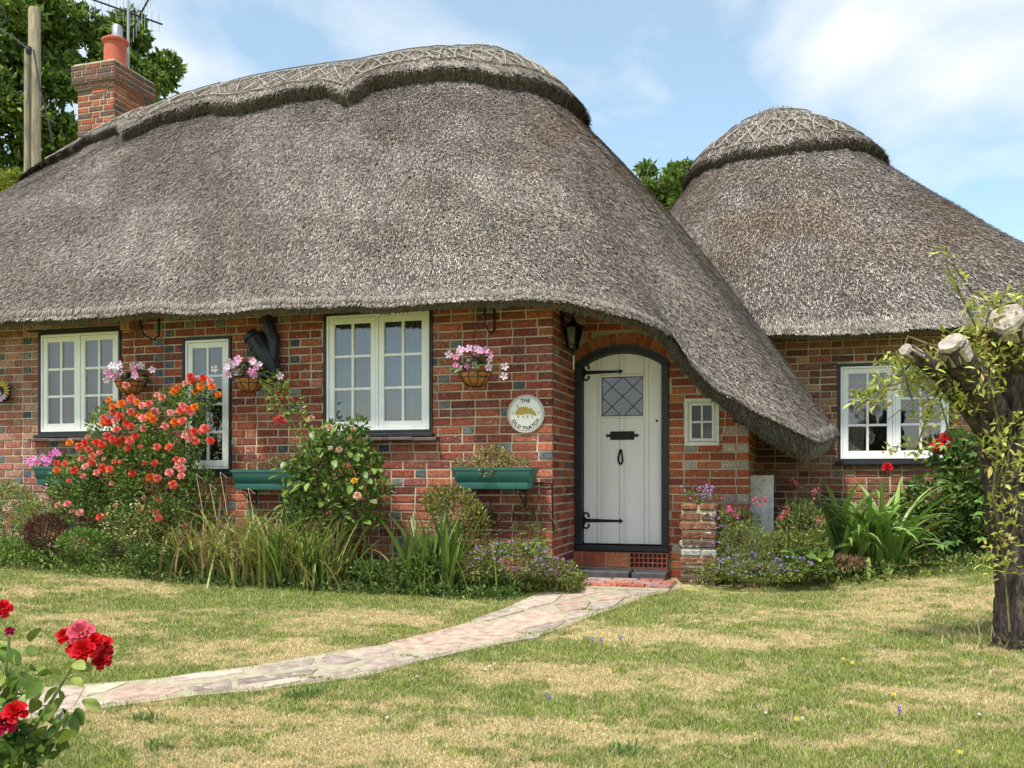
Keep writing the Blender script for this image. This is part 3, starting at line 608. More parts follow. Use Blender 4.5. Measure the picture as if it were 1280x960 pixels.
# strap hinges with scrolls
for py in (466, 650.5):
    c = W(728, py, dy); hg = MB(); x0 = c[0] + 0.005; x1 = W(779, py, dy)[0]; z = c[2]; y = dy - 0.006
    hg.prism([(x0, z - 0.019), (x1 - 0.045, z - 0.011), (x1 - 0.045, z + 0.011), (x0, z + 0.019)], lambda a, b, d_: (a, d_, b), y, y + 0.006)
    hg.prism([(x1 - 0.05, z), (x1 - 0.03, z - 0.022), (x1, z), (x1 - 0.03, z + 0.022)], lambda a, b, d_: (a, d_, b), y - 0.002, y + 0.006)
    for s_ in (-1, 1):
        pts = [(x0 + 0.005 + 0.028 * (1 - math.cos(t)) * 0.55 + 0.0, y, z + s_ * (0.012 + 0.030 * math.sin(t * 0.5) ** 1 + 0.004 * t)) for t in [0, .5, 1, 1.6, 2.2, 2.8]]
        pts += [(x0 + 0.03, y, z + s_ * 0.066), (x0 + 0.012, y, z + s_ * 0.058), (x0 + 0.014, y, z + s_ * 0.046)][:0]
        ar = [(x0 + 0.022 + 0.018 * math.cos(t), y, z + s_ * (0.036 + 0.018 * math.sin(t))) for t in [-2.6, -2.0, -1.4, -.8, -.1, .6, 1.3, 2.0, 2.7, 3.3]]
        ar = [(x0 + 0.032 - 0.028 * math.cos(t), y, z + s_ * (0.046 + 0.026 * math.sin(t))) for t in [-1.0, -.4, .3, 1.0, 1.7, 2.4, 3.1, 3.7]]
        hg.tube([(x0 + 0.004, y, z)] + ar, [0.013] * 2 + [.011, .01, .009, .009, .009, .010, .012], 6)
    hg.build('hinge', M['iron'], DO)
lp = MB(); a = W(763, 550, dy); b = W(793, 539, dy); y = dy - 0.008
lp.box((a[0], y, a[2]), (b[0], dy, b[2]), bev=0.002); lp.box((a[0] + .018, y - .004, a[2] + .018), (b[0] - .018, y, b[2] - .018), bev=0.002)
zc = (a[2] + b[2]) / 2
for x, s_ in ((a[0], -1), (b[0], 1)): lp.prism([(x, zc - .018), (x + s_ * .02, zc - .008), (x + s_ * .028, zc - .022), (x + s_ * .034, zc - .006), (x + s_ * .052, zc), (x + s_ * .034, zc + .006), (x + s_ * .028, zc + .022), (x + s_ * .02, zc + .008), (x, zc + .018)], lambda p, q, d_: (p, d_, q), y + .002, dy - .0005)
lp.build('letter_plate', M['iron'], DO)
kn = MB(); k = W(776, 572, dy); R0 = 0.022; pts = []
for i in range(17):
    t = 2 * PI * i / 16; pts.append((k[0] + 0.019 * math.sin(t) * (1.15 if math.cos(t) < 0 else 0.8), dy - 0.014, k[2] + 0.060 * math.cos(t)))
kn.tube(pts, 0.009, 6, cap=False); kn.lathe([(0.001, 0), (0.016, 0), (0.014, .012), (0.001, .016)], (0, 0, 0), 12)
MM = Matrix.Translation((k[0], dy, k[2] + .062)) @ Matrix.Rotation(PI / 2, 4, 'X'); nn = 4 * 12; kn.v[-nn:] = [tuple(MM @ Vector(p)) for p in kn.v[-nn:]]
kn.build('knocker', M['iron'], DO, smooth=True)
kh = MB(); k = W(821, 526, dy); kh.lathe([(0.001, .006), (0.009, .006), (0.012, 0.0)], (0, 0, 0), 12); MM = Matrix.Translation((k[0], dy, k[2])) @ Matrix.Rotation(PI / 2, 4, 'X'); kh.v = [tuple(MM @ Vector(p)) for p in kh.v]; kh.build('keyhole', M['iron'], DO)
# brick step under the door, air grille, slate slab, brick paving
st = empty('doorstep', (0, VD - 0.1, 0), 'low brick step with a small air grille under the white door', 'doorstep'); st.location = (0, 0, 0)
s_ = MB(); s_.box((DU0, VD - 0.105, -0.05), (DU1, VD - 0.002, DZ0 - 0.014)); s_.build('mortar_bed', M['mortar'], st)
x = DU0 + 0.002; zt = DZ0 - 0.012; zl = 0.105
for i, ln in enumerate((0.09, 0.215, 0.215)):
    b_ = MB(); b_.box((x + 0.004, VD - 0.118, zl), (min(x + ln, DU1) - 0.006, VD - 0.02, zt), bev=0.005); o = b_.build('brick', M['brick'], st); c = ORG[i % 4]; o.color = (*c, 1); x += ln
gr = MB(); g0, g1 = x + 0.005, DU1 - 0.005
gr.box((g0, VD - 0.106, zl), (g1, VD - 0.1, zt), (0.03, 0.02, 0.02))
for i in range(9): q = g0 + (g1 - g0) * i / 8; gr.box((q - .004, VD - 0.116, zl), (q + .004, VD - 0.107, zt), (0.35, 0.10, 0.05))
for i in range(4): q = zl + (zt - zl) * i / 3; gr.box((g0, VD - 0.1165, q - .004), (g1, VD - 0.1075, q + .004), (0.33, 0.09, 0.05))
gr.build('air_grille', M['brick_mass'], st)
sl_ = MB(); sl_.box((-0.0, VD - 0.42, -0.03), (0.58, VD - 0.119, 0.092), bev=0.006); tag(sl_.build('slate_slab', M['slate']), 'dark slate slab lying in front of the white door step', 'slab')
sl_ = MB(); sl_.box((0.60, VD - 0.40, -0.03), (0.90, VD - 0.119, 0.088), bev=0.006); tag(sl_.build('slate_slab', M['slate']), 'smaller dark slate slab beside the brick pier at the door', 'slab')
pv = MB(); pv.box((-0.03, -0.20, -0.04), (1.0, VD - 0.425, 0.024)); PV = tag(pv.build('paving', M['path_mortar']), kind='structure')
for r in range(4):
    x = 0.0 - (0.1 if r % 2 else 0)
    while x < 0.97:
        a, b = max(x, -0.04), min(x + 0.215, 1.0)
        if b - a > 0.05:
            b_ = MB(); h_ = 0.040 + random.uniform(0, 0.008); b_.box((a + .004, 0.315 - r * 0.132, -0.02), (b - .004, 0.315 - r * 0.132 + 0.1, h_), bev=0.006); o = b_.build('brick', M['brick'], PV); c = random.choice(ORG + PNK); o.color = (c[0], c[1] * 1.2, c[2] * 1.4, 1)
        x += 0.227
# ------------------------------------------------------------------ thatched roofs
def catmull(Pts, n):
    Pts = np.asarray(Pts, float); m = len(Pts); seg = np.linalg.norm(np.diff(Pts[:, 3:6], axis=0), axis=1) + 0.25 * np.linalg.norm(np.diff(Pts[:, :3], axis=0), axis=1); cum = np.concatenate([[0], np.cumsum(seg)])
    tt = np.linspace(0, cum[-1], n); out = []
    for t in tt:
        i = min(max(np.searchsorted(cum, t) - 1, 0), m - 2); f = (t - cum[i]) / max(cum[i + 1] - cum[i], 1e-6)
        p0, p1, p2, p3 = Pts[max(i - 1, 0)], Pts[i], Pts[i + 1], Pts[min(i + 2, m - 1)]
        out.append(0.5 * ((2 * p1) + (-p0 + p2) * f + (2 * p0 - 5 * p1 + 4 * p2 - p3) * f * f + (-p0 + 3 * p1 - 3 * p2 + p3) * f ** 3))
    return np.array(out), tt
class Roof:
    """stations: ridge point, eave point, bulge, inner (soffit) point; a lofted surface with s along the eave and t down the slope"""
    def __init__(s, st, n=260, e=0.16, closed=False):
        arr = np.array([list(a) + list(b) + [c] + list(d) for a, b, c, d in st]); s.A, s.len = catmull(arr, n); s.n = n; s.e = e
        kw = np.exp(-0.5 * (np.arange(-36, 37) / 13.0) ** 2); kw /= kw.sum(); pad = np.concatenate([np.repeat(s.A[:1], 36, 0), s.A, np.repeat(s.A[-1:], 36, 0)]); s.S = np.stack([np.convolve(pad[:, j], kw, 'valid') for j in range(s.A.shape[1])], 1)
        kw = np.exp(-0.5 * (np.arange(-12, 13) / 4.0) ** 2); kw /= kw.sum(); pad = np.concatenate([np.repeat(s.A[:1], 12, 0), s.A, np.repeat(s.A[-1:], 12, 0)]); s.R3 = np.stack([np.convolve(pad[:, j], kw, 'valid') for j in range(3)], 1)
    def pt(s, si, t, lift=0.0):
        """si float index array, t array"""
        si = np.clip(np.asarray(si, float), 0, s.n - 1.001); t = np.asarray(t, float); i = si.astype(int); f = (si - i)[:, None]; a = s.A[i] * (1 - f) + s.A[i + 1] * f
        sm = s.S[i] * (1 - f) + s.S[i + 1] * f; w5 = np.clip(t, 0, 1)[:, None] ** 4; R = s.R3[i] * (1 - f) + s.R3[i + 1] * f; E = sm[:, 3:6] * (1 - w5) + a[:, 3:6] * w5; b = sm[:, 6]; e = s.e; g = (np.sqrt(t * t + e * e) - e) / (math.sqrt(1 + e * e) - e)
        p = R + (E - R) * t[:, None]; p[:, 2] = R[:, 2] + (E[:, 2] - R[:, 2]) * g + b * np.sin(PI * np.clip(t, 0, 1) ** 1.4)
        # hand-laid unevenness
        d = 0.035 * (vnoise(si * 0.10 + 3, t * 5, 5, 3) - 0.5) * 2 + 0.012 * (vnoise(si * 0.5, t * 22, 8, 2) - 0.5) * 2; p[:, 2] += d * np.clip(t * 4, 0, 1)
        return p
    def frame(s, si, t):
        h = 0.4; p = s.pt(si, t); ds = s.pt(si + h, t) - s.pt(si - h, t); dt = s.pt(si, t + 0.01) - s.pt(si, np.maximum(t - 0.01, 0)); dt /= np.linalg.norm(dt, axis=1)[:, None] + 1e-9
        nn = np.cross(ds, dt); nn /= np.linalg.norm(nn, axis=1)[:, None] + 1e-9; nn[nn[:, 2] < -0.0] *= -1
        sd_ = np.cross(dt, nn); return p, dt, nn, sd_
def thatch_col(p, t, seed=0):
    n1 = vnoise(p[:, 0] * 1.3 + p[:, 2], p[:, 2] * 1.6 + p[:, 1], 31 + seed, 4)
    n2 = vnoise(p[:, 0] * 4.2 + p[:, 1] * 2.5, p[:, 2] * 0.8, 91 + seed, 3); n3 = vnoise(p[:, 0] * 14 + p[:, 1] * 9, p[:, 2] * 2.5, 17, 2)
    c = lerp((0.182, 0.156, 0.133), (0.262, 0.231, 0.203), sst((n1 - 0.3) / 0.4)[:, None]) * (0.72 + 0.36 * n2 + 0.22 * n3)[:, None]
    return c
def thick_at(E_): return 0.095 + 0.13 * sst((E_[:, 0] - 1.1) / 0.8) * (E_[:, 2] < 2.0)
def build_roof(R, parent, mtop, sgrid, tgrid, moss, label=None):
    S, T = np.meshgrid(sgrid, tgrid, indexing='ij'); ns_, nt_ = S.shape; V = R.pt(S.ravel(), T.ravel()).reshape(ns_, nt_, 3)
    i = np.clip(sgrid, 0, R.n - 1.001).astype(int); inn = R.A[i, 7:10]; E_ = V[:, -1]
    out = E_ - R.A[i, :3]; out[:, 2] = 0; out /= np.linalg.norm(out, axis=1)[:, None] + 1e-9
    # rounded lip then underside
    tk = thick_at(E_)[:, None]; lip1 = E_ + out * 0.02 + np.array([0, 0, -1.0]) * tk * 0.5; lip2 = E_ - out * 0.05 + np.array([0, 0, -1.0]) * tk; mid = lip2 * 0.5 + inn * 0.5 + np.array([0, 0, 0.0])
    V = np.concatenate([V, lip1[:, None], lip2[:, None], mid[:, None], inn[:, None]], 1); nt2 = nt_ + 4
    idx = np.arange(ns_ * nt2).reshape(ns_, nt2); Fq = np.stack([idx[:-1, :-1].ravel(), idx[1:, :-1].ravel(), idx[1:, 1:].ravel(), idx[:-1, 1:].ravel()], 1)
    Vf = V.reshape(-1, 3); fc = Vf[Fq].mean(1); c = thatch_col(fc, 0) * 0.42; mo = moss(fc)[:, None]; c = c * (1 - mo) + np.array((0.11, 0.075, 0.045)) * mo
    me = mesh_np('thatched_roof', Vf, Fq, M['thatch'], c, smooth=True); o = put(me, 'thatched_roof', parent)
    if label: o['label'] = label
    return o
def straw(R, n, srange, parent, moss, t0=0.0, t1=1.03, length=(0.025, 0.068), width=(0.0035, 0.0072), lift=0.011, name='straw', tmap=None, seed=0, rad=0.24, tint=1.0):
    si = rng.uniform(srange[0], srange[1], n * 2); 
    # even out density: weight by width of the strip
    t = rng.uniform(t0, t1, n * 2)
    if tmap is not None: t = tmap(si, t); 
    p, dt, nn, sd_ = R.frame(si, np.clip(t, 0.003, 1.0))
    h = 0.5; wd = np.linalg.norm(R.pt(si + h, np.clip(t, 0, 1)) - R.pt(si - h, np.clip(t, 0, 1)), axis=1); keep = rng.uniform(0, 1, n * 2) < wd / np.percentile(wd, 97)
    # only what can face the viewer's side of the house
    keep &= (nn[:, 1] < 0.35) | (p[:, 2] > 5.0)
    si, t, p, dt, nn, sd_ = [a[keep] for a in (si, t, p, dt, nn, sd_)]; m = len(si)
    p = p + dt * (np.maximum(t - 1.0, 0) * 1.5)[:, None]
    ang = rng.normal(0, rad, m)[:, None]; d = dt * np.cos(ang) + sd_ * np.sin(ang); ln = rng.uniform(*length, m)[:, None]; wi = rng.uniform(*width, m)[:, None]; up = rng.uniform(0.001, 1, m)[:, None] * lift
    ws = np.cross(nn, d); rough = rng.uniform(-0.012, 0.008, (m, 1))
    b = p - d * ln * 0.5 + nn * (0.002 + rough); e = p + d * ln * 0.5 + nn * (up + 0.006 + rough)
    V = np.stack([b, e + ws * wi * 0.72, e - ws * wi * 0.72], 1).reshape(-1, 3); Fq = np.arange(3 * m).reshape(m, 3)
    c = thatch_col(p, t, 0); k = rng.lognormal(0.0, 0.60, m)[:, None]; c = c * np.clip(k, 0.2, 2.5) * tint
    mo = moss(p)[:, None] * rng.uniform(0.3, 1.0, (m, 1)); c = c * (1 - mo) + np.array((0.20, 0.125, 0.075)) * np.clip(k, .4, 1.6) * mo
    me = mesh_np(name, V, Fq, M['straw'], np.clip(c, 0, 0.75)); o = put(me, name, parent); o['kind'] = 'stuff'; return o
def cap(R, parent, sgrid, tedge, thick, moss, nstraw, rods=True, seed=1, rodt=(0.24, 0.56, 0.86), label=None, both=True, tsc=None):
    tsc = tsc or (lambda si: np.ones(len(si)))
    """block ridge: the same surface lifted, its lower edge cut square; tedge(si)->t of the cut"""
    r = random.Random(seed); tg = np.linspace(0, 1, 12); te = tedge(sgrid); S = np.repeat(sgrid[:, None], 12, 1); T = tg[None] * te[:, None]
    p, dt, nn, sd_ = R.frame(S.ravel(), np.clip(T.ravel(), 0.004, 1)); th = thick * tsc(S.ravel()) * (0.85 + 0.3 * vnoise(S.ravel() * 0.3, T.ravel() * 9, 4, 2)); nn2 = nn.copy(); top = p + nn2 * th[:, None] + np.array([0, 0, 0.03])
    top = top.reshape(len(sgrid), 12, 3); base = p.reshape(len(sgrid), 12, 3)[:, -1] - nn.reshape(len(sgrid), 12, 3)[:, -1] * 0.03 - dt.reshape(len(sgrid), 12, 3)[:, -1] * 0.03
    V = np.concatenate([top, base[:, None]], 1); k = 13; idx = np.arange(len(sgrid) * k).reshape(len(sgrid), k); Fq = np.stack([idx[:-1, :-1].ravel(), idx[1:, :-1].ravel(), idx[1:, 1:].ravel(), idx[:-1, 1:].ravel()], 1)
    Vf = V.reshape(-1, 3); fc = Vf[Fq].mean(1); c = thatch_col(fc, 0) * 0.55
    me = mesh_np('ridge_cap', Vf, Fq, M['thatch'], c); o = put(me, 'ridge_cap', parent)
    if label: o['label'] = label
    # straws on the cap, laid along the surface, and the cut edge
    m = nstraw; si = rng.uniform(sgrid[0], sgrid[-1], m); f = rng.beta(1.1, 0.9, m); te2 = tedge(si); t = f * te2; p, dt, nn, sd_ = R.frame(si, np.clip(t, 0.004, 1))
    ang = rng.normal(0, 0.45, m)[:, None]; d = dt * np.cos(ang) + sd_ * np.sin(ang); ln = rng.uniform(0.06, 0.14, m)[:, None]; wi = rng.uniform(0.004, 0.009, m)[:, None]; ws = np.cross(nn, d); q = p + nn * (thick * tsc(si) * 1.05 + rng.uniform(-0.01, 0.02, m))[:, None] + np.array([0, 0, 0.03])
    b = q - d * ln * 0.6; e = q + d * ln * 0.4; 
    V = np.stack([b - ws * wi * .5, b + ws * wi * .5, e + ws * wi * .5, e - ws * wi * .5], 1).reshape(-1, 3); c = thatch_col(p, t) * np.clip(rng.lognormal(-0.06, 0.48, m), 0.3, 1.9)[:, None]
    # cut face straws
    m2 = nstraw // 3; si = rng.uniform(sgrid[0], sgrid[-1], m2); t = tedge(si); p, dt, nn, sd_ = R.frame(si, np.clip(t, 0.004, 1)); hh = rng.uniform(0, 1, m2)[:, None] * thick * tsc(si)[:, None]; q = p + nn * hh + np.array([0, 0, 0.02]) + dt * rng.uniform(-0.005, 0.012, (m2, 1)); d = dt * 0.8 + sd_ * rng.normal(0, 0.25, (m2, 1)) - nn * 0.4; wi = rng.uniform(0.004, 0.008, m2)[:, None]; ws = sd_; ln = rng.uniform(0.02, 0.045, m2)[:, None]
    V2 = np.stack([q - d * ln - ws * wi * .5, q - d * ln + ws * wi * .5, q + d * ln * .5 + ws * wi * .5, q + d * ln * .5 - ws * wi * .5], 1).reshape(-1, 3); c2 = np.tile(np.array([(0.22, 0.18, 0.15)]), (m2, 1)) * rng.uniform(0.3, 1.2, (m2, 1))
    V = np.concatenate([V, V2]); c = np.concatenate([c, c2]); mt = m + m2
    o2 = put(mesh_np('straw', V, np.arange(4 * mt).reshape(mt, 4), M['straw'], np.clip(c, 0, .75)), 'straw', parent); o2['kind'] = 'stuff'
    if rods:
        def Q(si, f, up=0.014):
            si = np.array([si]); te3 = tedge(si); p, dt, nn, sd_ = R.frame(si, np.clip(f * te3, 0.004, 1)); return tuple((p + nn * (thick * tsc(si)[0] * 1.2 + up) + np.array([0, 0, 0.03]))[0])
        s0, s1 = sgrid[0], sgrid[-1]; step = (s1 - s0) / 42
        for f in rodt:      # long liggers, overlapping lengths
            x = s0
            while x < s1 - 1:
                e_ = min(x + r.uniform(16, 26), s1 - 0.5); n = 7; mb = MB(); j0 = r.uniform(-.07, .07); j1 = r.uniform(-.07, .07)
                mb.tube([Q(x + (e_ - x) * k / n, f + j0 + (j1 - j0) * k / n + 0.01 * math.sin(k * 1.7)) for k in range(n + 1)], 0.010, 4); mb.build('rod', M['rod'], parent); x = e_ - r.uniform(0.5, 2) if e_ < s1 - 0.6 else s1
        fa, fb = rodt[1], rodt[-1]; x = s0 + 1; k = 0
        while x < s1 - step:      # crossing rods between the two rows
            for (a, b) in ((fa, fb), (fb, fa)):
                mb = MB(); x2 = x + step * r.uniform(0.7, 1.0); xa = x + r.uniform(-.8, .8); mb.tube([Q(xa, a, 0.02), Q((xa + x2) / 2, (a + b) / 2, 0.026), Q(x2, b, 0.02)], 0.008, 4); mb.build('rod', M['rod'], parent)
            x += step * r.uniform(.85, 1.3); k += 1
        x = s0 + 0.5
        while x < s1:      # twisted spar tops standing on the ridge line
            mb = MB(); a = Vector(Q(x, rodt[0] * 0.4, 0.0)); mb.tube([a + Vector((r.uniform(-.05, .05), r.uniform(-.03, .03), -0.02)), a + Vector((0, 0, 0.045)), a + Vector((r.uniform(-.05, .05), r.uniform(-.03, .03), 0.0))], 0.008, 4); mb.build('spar', M['rod'], parent); x += r.uniform(3.2, 6)
    return o
RV, RZ = 2.2, 5.54
def inn_front(u): return (u, 0.10, 2.66)
def iw(px, py): q = W(px, py, VD); return (q[0], VD + 0.03, q[2])
def ew(px, py, v): return W(px, py, v)
ST1 = [
 ((-6.6, 3.1, 4.9), (-9.9, 5.1, 2.47), 0.1, (-9.5, 4.7, 2.66)),
 ((-6.9, 2.2, 4.45), (-9.9, 2.4, 2.47), 0.0, (-9.5, 2.4, 2.66)),
 ((-6.75, 2.2, 4.65), (-9.8, 0.3, 2.47), 0.10, (-9.5, 0.4, 2.66)),
 ((-6.5, 2.2, 4.88), (-9.0, -0.40, 2.47), 0.10, inn_front(-9.0)),
 ((-6.1, 2.2, 5.14), (-7.6, -0.45, 2.47), 0.10, inn_front(-7.6)),
 ((-5.4, 2.2, 5.41), (-6.2, -0.45, 2.47), 0.08, inn_front(-6.2)),
 ((-4.6, 2.2, RZ - .04), (-5.0, -0.45, 2.47), 0.06, inn_front(-5.0)),
 ((-3.6, 2.2, RZ), (-3.6, -0.45, 2.47), 0.06, inn_front(-3.6)),
 ((-2.75, 2.2, RZ), (-2.1, -0.45, 2.45), 0.08, inn_front(-2.1)),
 ((-2.3, 2.2, RZ + 0.02), (-1.0, -0.45, 2.42), 0.12, inn_front(-1.0)),
 ((-2.05, 2.2, RZ+.02), (-0.1, -0.44, 2.40), 0.18, (-0.1, 0.10, 2.62)),
 ((-1.88, 2.2, RZ+.01), ew(755, 384, -.25), 0.22, (0.12, VD + 0.02, 2.50)),
 ((-1.80, 2.2, RZ), ew(800, 394, -.12), 0.19, iw(782, 393)),
 ((-1.72, 2.21, RZ), ew(830, 408, -.02), 0.26, iw(822, 412)),
 ((-1.66, 2.22, RZ), ew(848, 432, .04), 0.19, iw(845, 438)),
 ((-1.60, 2.23, RZ), ew(870, 456, .1), 0.19, iw(868, 463)),
 ((-1.55, 2.24, RZ), ew(905, 484, .15), 0.19, iw(893, 487)),
 ((-1.50, 2.25, RZ), ew(945, 507, .2), 0.19, iw(920, 510)),
 ((-1.46, 2.26, RZ), ew(985, 526, .3), 0.19, iw(946, 528)),
 ((-1.43, 2.28, RZ), ew(1012, 537, .45), 0.28, (1.75, 1.0, 1.50)),
 ((-1.41, 2.30, RZ), (2.20, 0.85, 1.35), 0.24, (1.80, 1.2, 1.48)),
 ((-1.40, 2.33, RZ), (2.27, 1.4, 1.37), 0.26, (1.85, 1.6, 1.48)),
 ((-1.40, 2.40, RZ), (2.34, 2.62, 1.40), 0.26, (1.85, 2.62, 1.50)),
 ((-1.45, 2.5, RZ), (2.1, 4.4, 1.5), 0.28, (1.6, 4.2, 1.8)),
 ((-1.7, 2.5, RZ), (1.2, 5.1, 2.1), 0.18, (1.0, 4.6, 2.4)),
 ((-2.4, 2.4, RZ), (-1.0, 5.1, 2.45), 0.1, (-1.0, 4.62, 2.66)),
 ((-4.6, 2.4, RZ - .04), (-5.0, 5.1, 2.45), 0.1, (-5.0, 4.62, 2.66)),
 ((-6.6, 3.1, 4.9), (-9.9, 5.1, 2.47), 0.1, (-9.5, 4.7, 2.66))]
NS = 420
R1 = Roof(ST1, NS, e=0.17)
def moss1(p): 
    u, z = p[:, 0], p[:, 2]; n = vnoise(u * 2.2 + 1, z * 2.0 + p[:, 1], 77, 3)
    return sst((u + 0.75) / 0.6) * sst((z - 2.9) / 1.2) * sst((n - 0.30) / 0.3) * 0.75
roof1 = build_roof(R1, cottage, M['thatch'], np.linspace(0, NS - 1.001, NS * 1), np.linspace(0, 1, 46), moss1, 'main thatch sweeping down to a low rounded tip beside the door')
def s_at_u(R, u0, v_ref=None):
    """index of the front station whose ridge->eave mid is at u0"""
    fr_ = np.where((R.A[:, 4] < 0.9) & (R.A[:, 3] > -9.6))[0]; return fr_[np.argmin(abs(R.A[fr_, 3] - u0))]
sF0, sF1 = s_at_u(R1, -8.0), int(np.where((R1.A[:, 3] > 2.2) & (R1.A[:, 4] > 2.4))[0][0])
straw(R1, 500000, (sF0, sF1), roof1, moss1)
straw(R1, 26000, (sF0, sF1), roof1, moss1, t0=0.975, t1=1.05, length=(0.05, 0.09), lift=0.0, rad=0.3)
# soffit fringe : straw ends along the lip
def fringe(R, rng_s, n, parent):
    si = rng.uniform(*rng_s, n); i = si.astype(int); E_ = R.pt(si, np.ones(n)); out = E_ - R.A[i, :3]; out[:, 2] = 0; out /= np.linalg.norm(out, axis=1)[:, None]; sd_ = np.cross(out, np.array([0, 0, 1.0]))
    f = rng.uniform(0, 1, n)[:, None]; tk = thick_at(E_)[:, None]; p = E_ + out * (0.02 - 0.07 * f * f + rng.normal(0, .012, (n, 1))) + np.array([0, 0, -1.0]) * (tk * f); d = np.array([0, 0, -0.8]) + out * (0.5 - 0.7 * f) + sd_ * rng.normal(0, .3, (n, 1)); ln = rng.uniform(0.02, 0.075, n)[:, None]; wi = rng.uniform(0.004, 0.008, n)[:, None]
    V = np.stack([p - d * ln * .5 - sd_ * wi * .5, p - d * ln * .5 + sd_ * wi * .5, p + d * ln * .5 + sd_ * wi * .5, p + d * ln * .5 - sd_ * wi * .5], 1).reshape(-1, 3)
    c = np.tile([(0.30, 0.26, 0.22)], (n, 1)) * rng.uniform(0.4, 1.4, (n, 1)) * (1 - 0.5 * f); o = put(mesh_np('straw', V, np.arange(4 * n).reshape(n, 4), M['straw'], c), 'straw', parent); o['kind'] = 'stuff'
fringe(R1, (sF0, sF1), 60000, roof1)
# ridge cap of the main roof: t of the cut edge with hanging points
pts_px = [(180, 10), (312, 14), (437, 13)]
capA = s_at_u(R1, -9.0); capB = int(np.where((R1.A[:, 3] > 1.9) & (R1.A[:, 4] > 4.3))[0][0])
eu = lambda si: R1.A[np.clip(si, 0, R1.n - 1).astype(int), 0]
CPU = [W(180, 165, 1.5)[0], W(312, 140, 1.5)[0], W(437, 120, 1.5)[0]]
def tedge1(si):
    si = np.asarray(si, float); u = np.interp(si, np.arange(R1.n), R1.A[:, 0] * 0.8 + R1.A[:, 3] * 0.2); b = np.interp(si, [capA, s_at_u(R1, -5.0), s_at_u(R1, -2), s_at_u(R1, 0.0), s_at_u(R1, 1.2), capB], [0.27, 0.255, 0.25, 0.27, 0.28, 0.30])
    for c, a, w_ in zip(CPU, (0.085, 0.05, 0.085), (0.26, 0.5, 0.28)): b = b + a * np.maximum(0, 1 - np.abs(u - c) / w_)
    return b + 0.006 * (vnoise(si * 0.6, si * 0, 3, 2) - .5)
cap(R1, roof1, np.arange(capA, capB, 0.8), tedge1, 0.12, moss1, 56000, tsc=lambda si: np.interp(si, [capA, s_at_u(R1, -6.5), s_at_u(R1, -4.5)], [.45, .6, 1.0]), label='raised block ridge with scalloped points and criss-cross hazel rods')
# back of the ridge so no gap shows: the same cap on the far side is out of sight; a plain ridge roll closes it
# wing roof
RW = 5.36
ST2 = [
 ((1.45, 5.2, RW), (-0.9, 7.9, 2.4), 0.05, (0.2, 7.6, 2.6)),
 ((1.42, 5.0, RW), (-1.0, 5.0, 2.4), -0.05, (0.2, 5.0, 2.6)),
 ((1.5, 4.85, RW), (-0.8, 2.9, 2.42), 0.0, (0.25, 3.0, 2.6)),
 ((1.55, 4.75, RW), (-0.2, 2.28, 2.44), 0.10, (0.3, 2.72, 2.6)),
 ((1.65, 4.7, RW + 0.05), (1.0, 2.2, 2.44), 0.10, (1.0, 2.72, 2.62)),
 ((1.76, 4.7, RW + 0.07), (2.3, 2.2, 2.42), 0.10, (2.3, 2.72, 2.62)),
 ((1.85, 4.7, RW + 0.05), (3.7, 2.2, 2.42), 0.08, (3.7, 2.72, 2.62)),
 ((1.88, 4.75, RW), (4.7, 2.2, 2.42), -0.02, (4.7, 2.72, 2.62)),
 ((1.90, 4.85, RW - 0.03), (5.5, 2.5, 2.42), -0.1, (5.7, 2.95, 2.6)),
 ((1.90, 5.0, RW - 0.05), (5.8, 3.6, 2.42), -0.15, (5.9, 3.7, 2.6)),
 ((1.88, 5.1, RW - 0.05), (5.8, 5.5, 2.42), -0.15, (5.9, 5.5, 2.6)),
 ((1.85, 5.25, RW), (5.6, 8.0, 2.42), 0.05, (5.7, 7.6, 2.6)),
 ((1.7, 5.3, RW), (3.0, 8.2, 2.42), 0.08, (3.0, 7.6, 2.6)),
 ((1.45, 5.2, RW), (-0.9, 7.9, 2.4), 0.05, (0.2, 7.6, 2.6))]
NS2 = 300
R2 = Roof(ST2, NS2, e=0.2)
def moss2(p):
    n = vnoise(p[:, 0] * 1.4 + 4, p[:, 2] * 1.6 + p[:, 1], 55, 4); return sst((n - 0.34) / 0.28) * 0.5 * sst((4.9 - p[:, 2]) / 0.5) * sst((p[:, 2] - 2.7) / 0.9)
roof2 = build_roof(R2, wing, M['thatch'], np.linspace(0, NS2 - 1.001, NS2), np.linspace(0, 1, 40), moss2, 'rounded cone of grey thatch with a mossy brown slope')
sG0, sG1 = 40, int(np.where(R2.A[:, 3] > 5.74)[0][-1])
straw(R2, 190000, (20, sG1), roof2, moss2, tint=0.92)
straw(R2, 14000, (60, 200), roof2, moss2, t0=0.975, t1=1.05, length=(0.05, 0.09), lift=0.0)
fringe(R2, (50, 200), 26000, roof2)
def tedge2(si):
    si = np.asarray(si, float); u = np.interp(si, np.arange(R2.n), R2.A[:, 3]); return np.interp(u, [-1.1, 0.5, 2.3, 4.5, 6.2], [0.33, 0.35, 0.355, 0.32, 0.29]) + 0.008 * (vnoise(si * 0.5, si * 0, 3, 2) - .5)
cap(R2, roof2, np.arange(4, NS2 - 5, 0.8), tedge2, 0.10, moss2, 22000, rods=True, seed=5, rodt=(0.3, 0.58, 0.86), label='thatch cap tied down with dark rods')
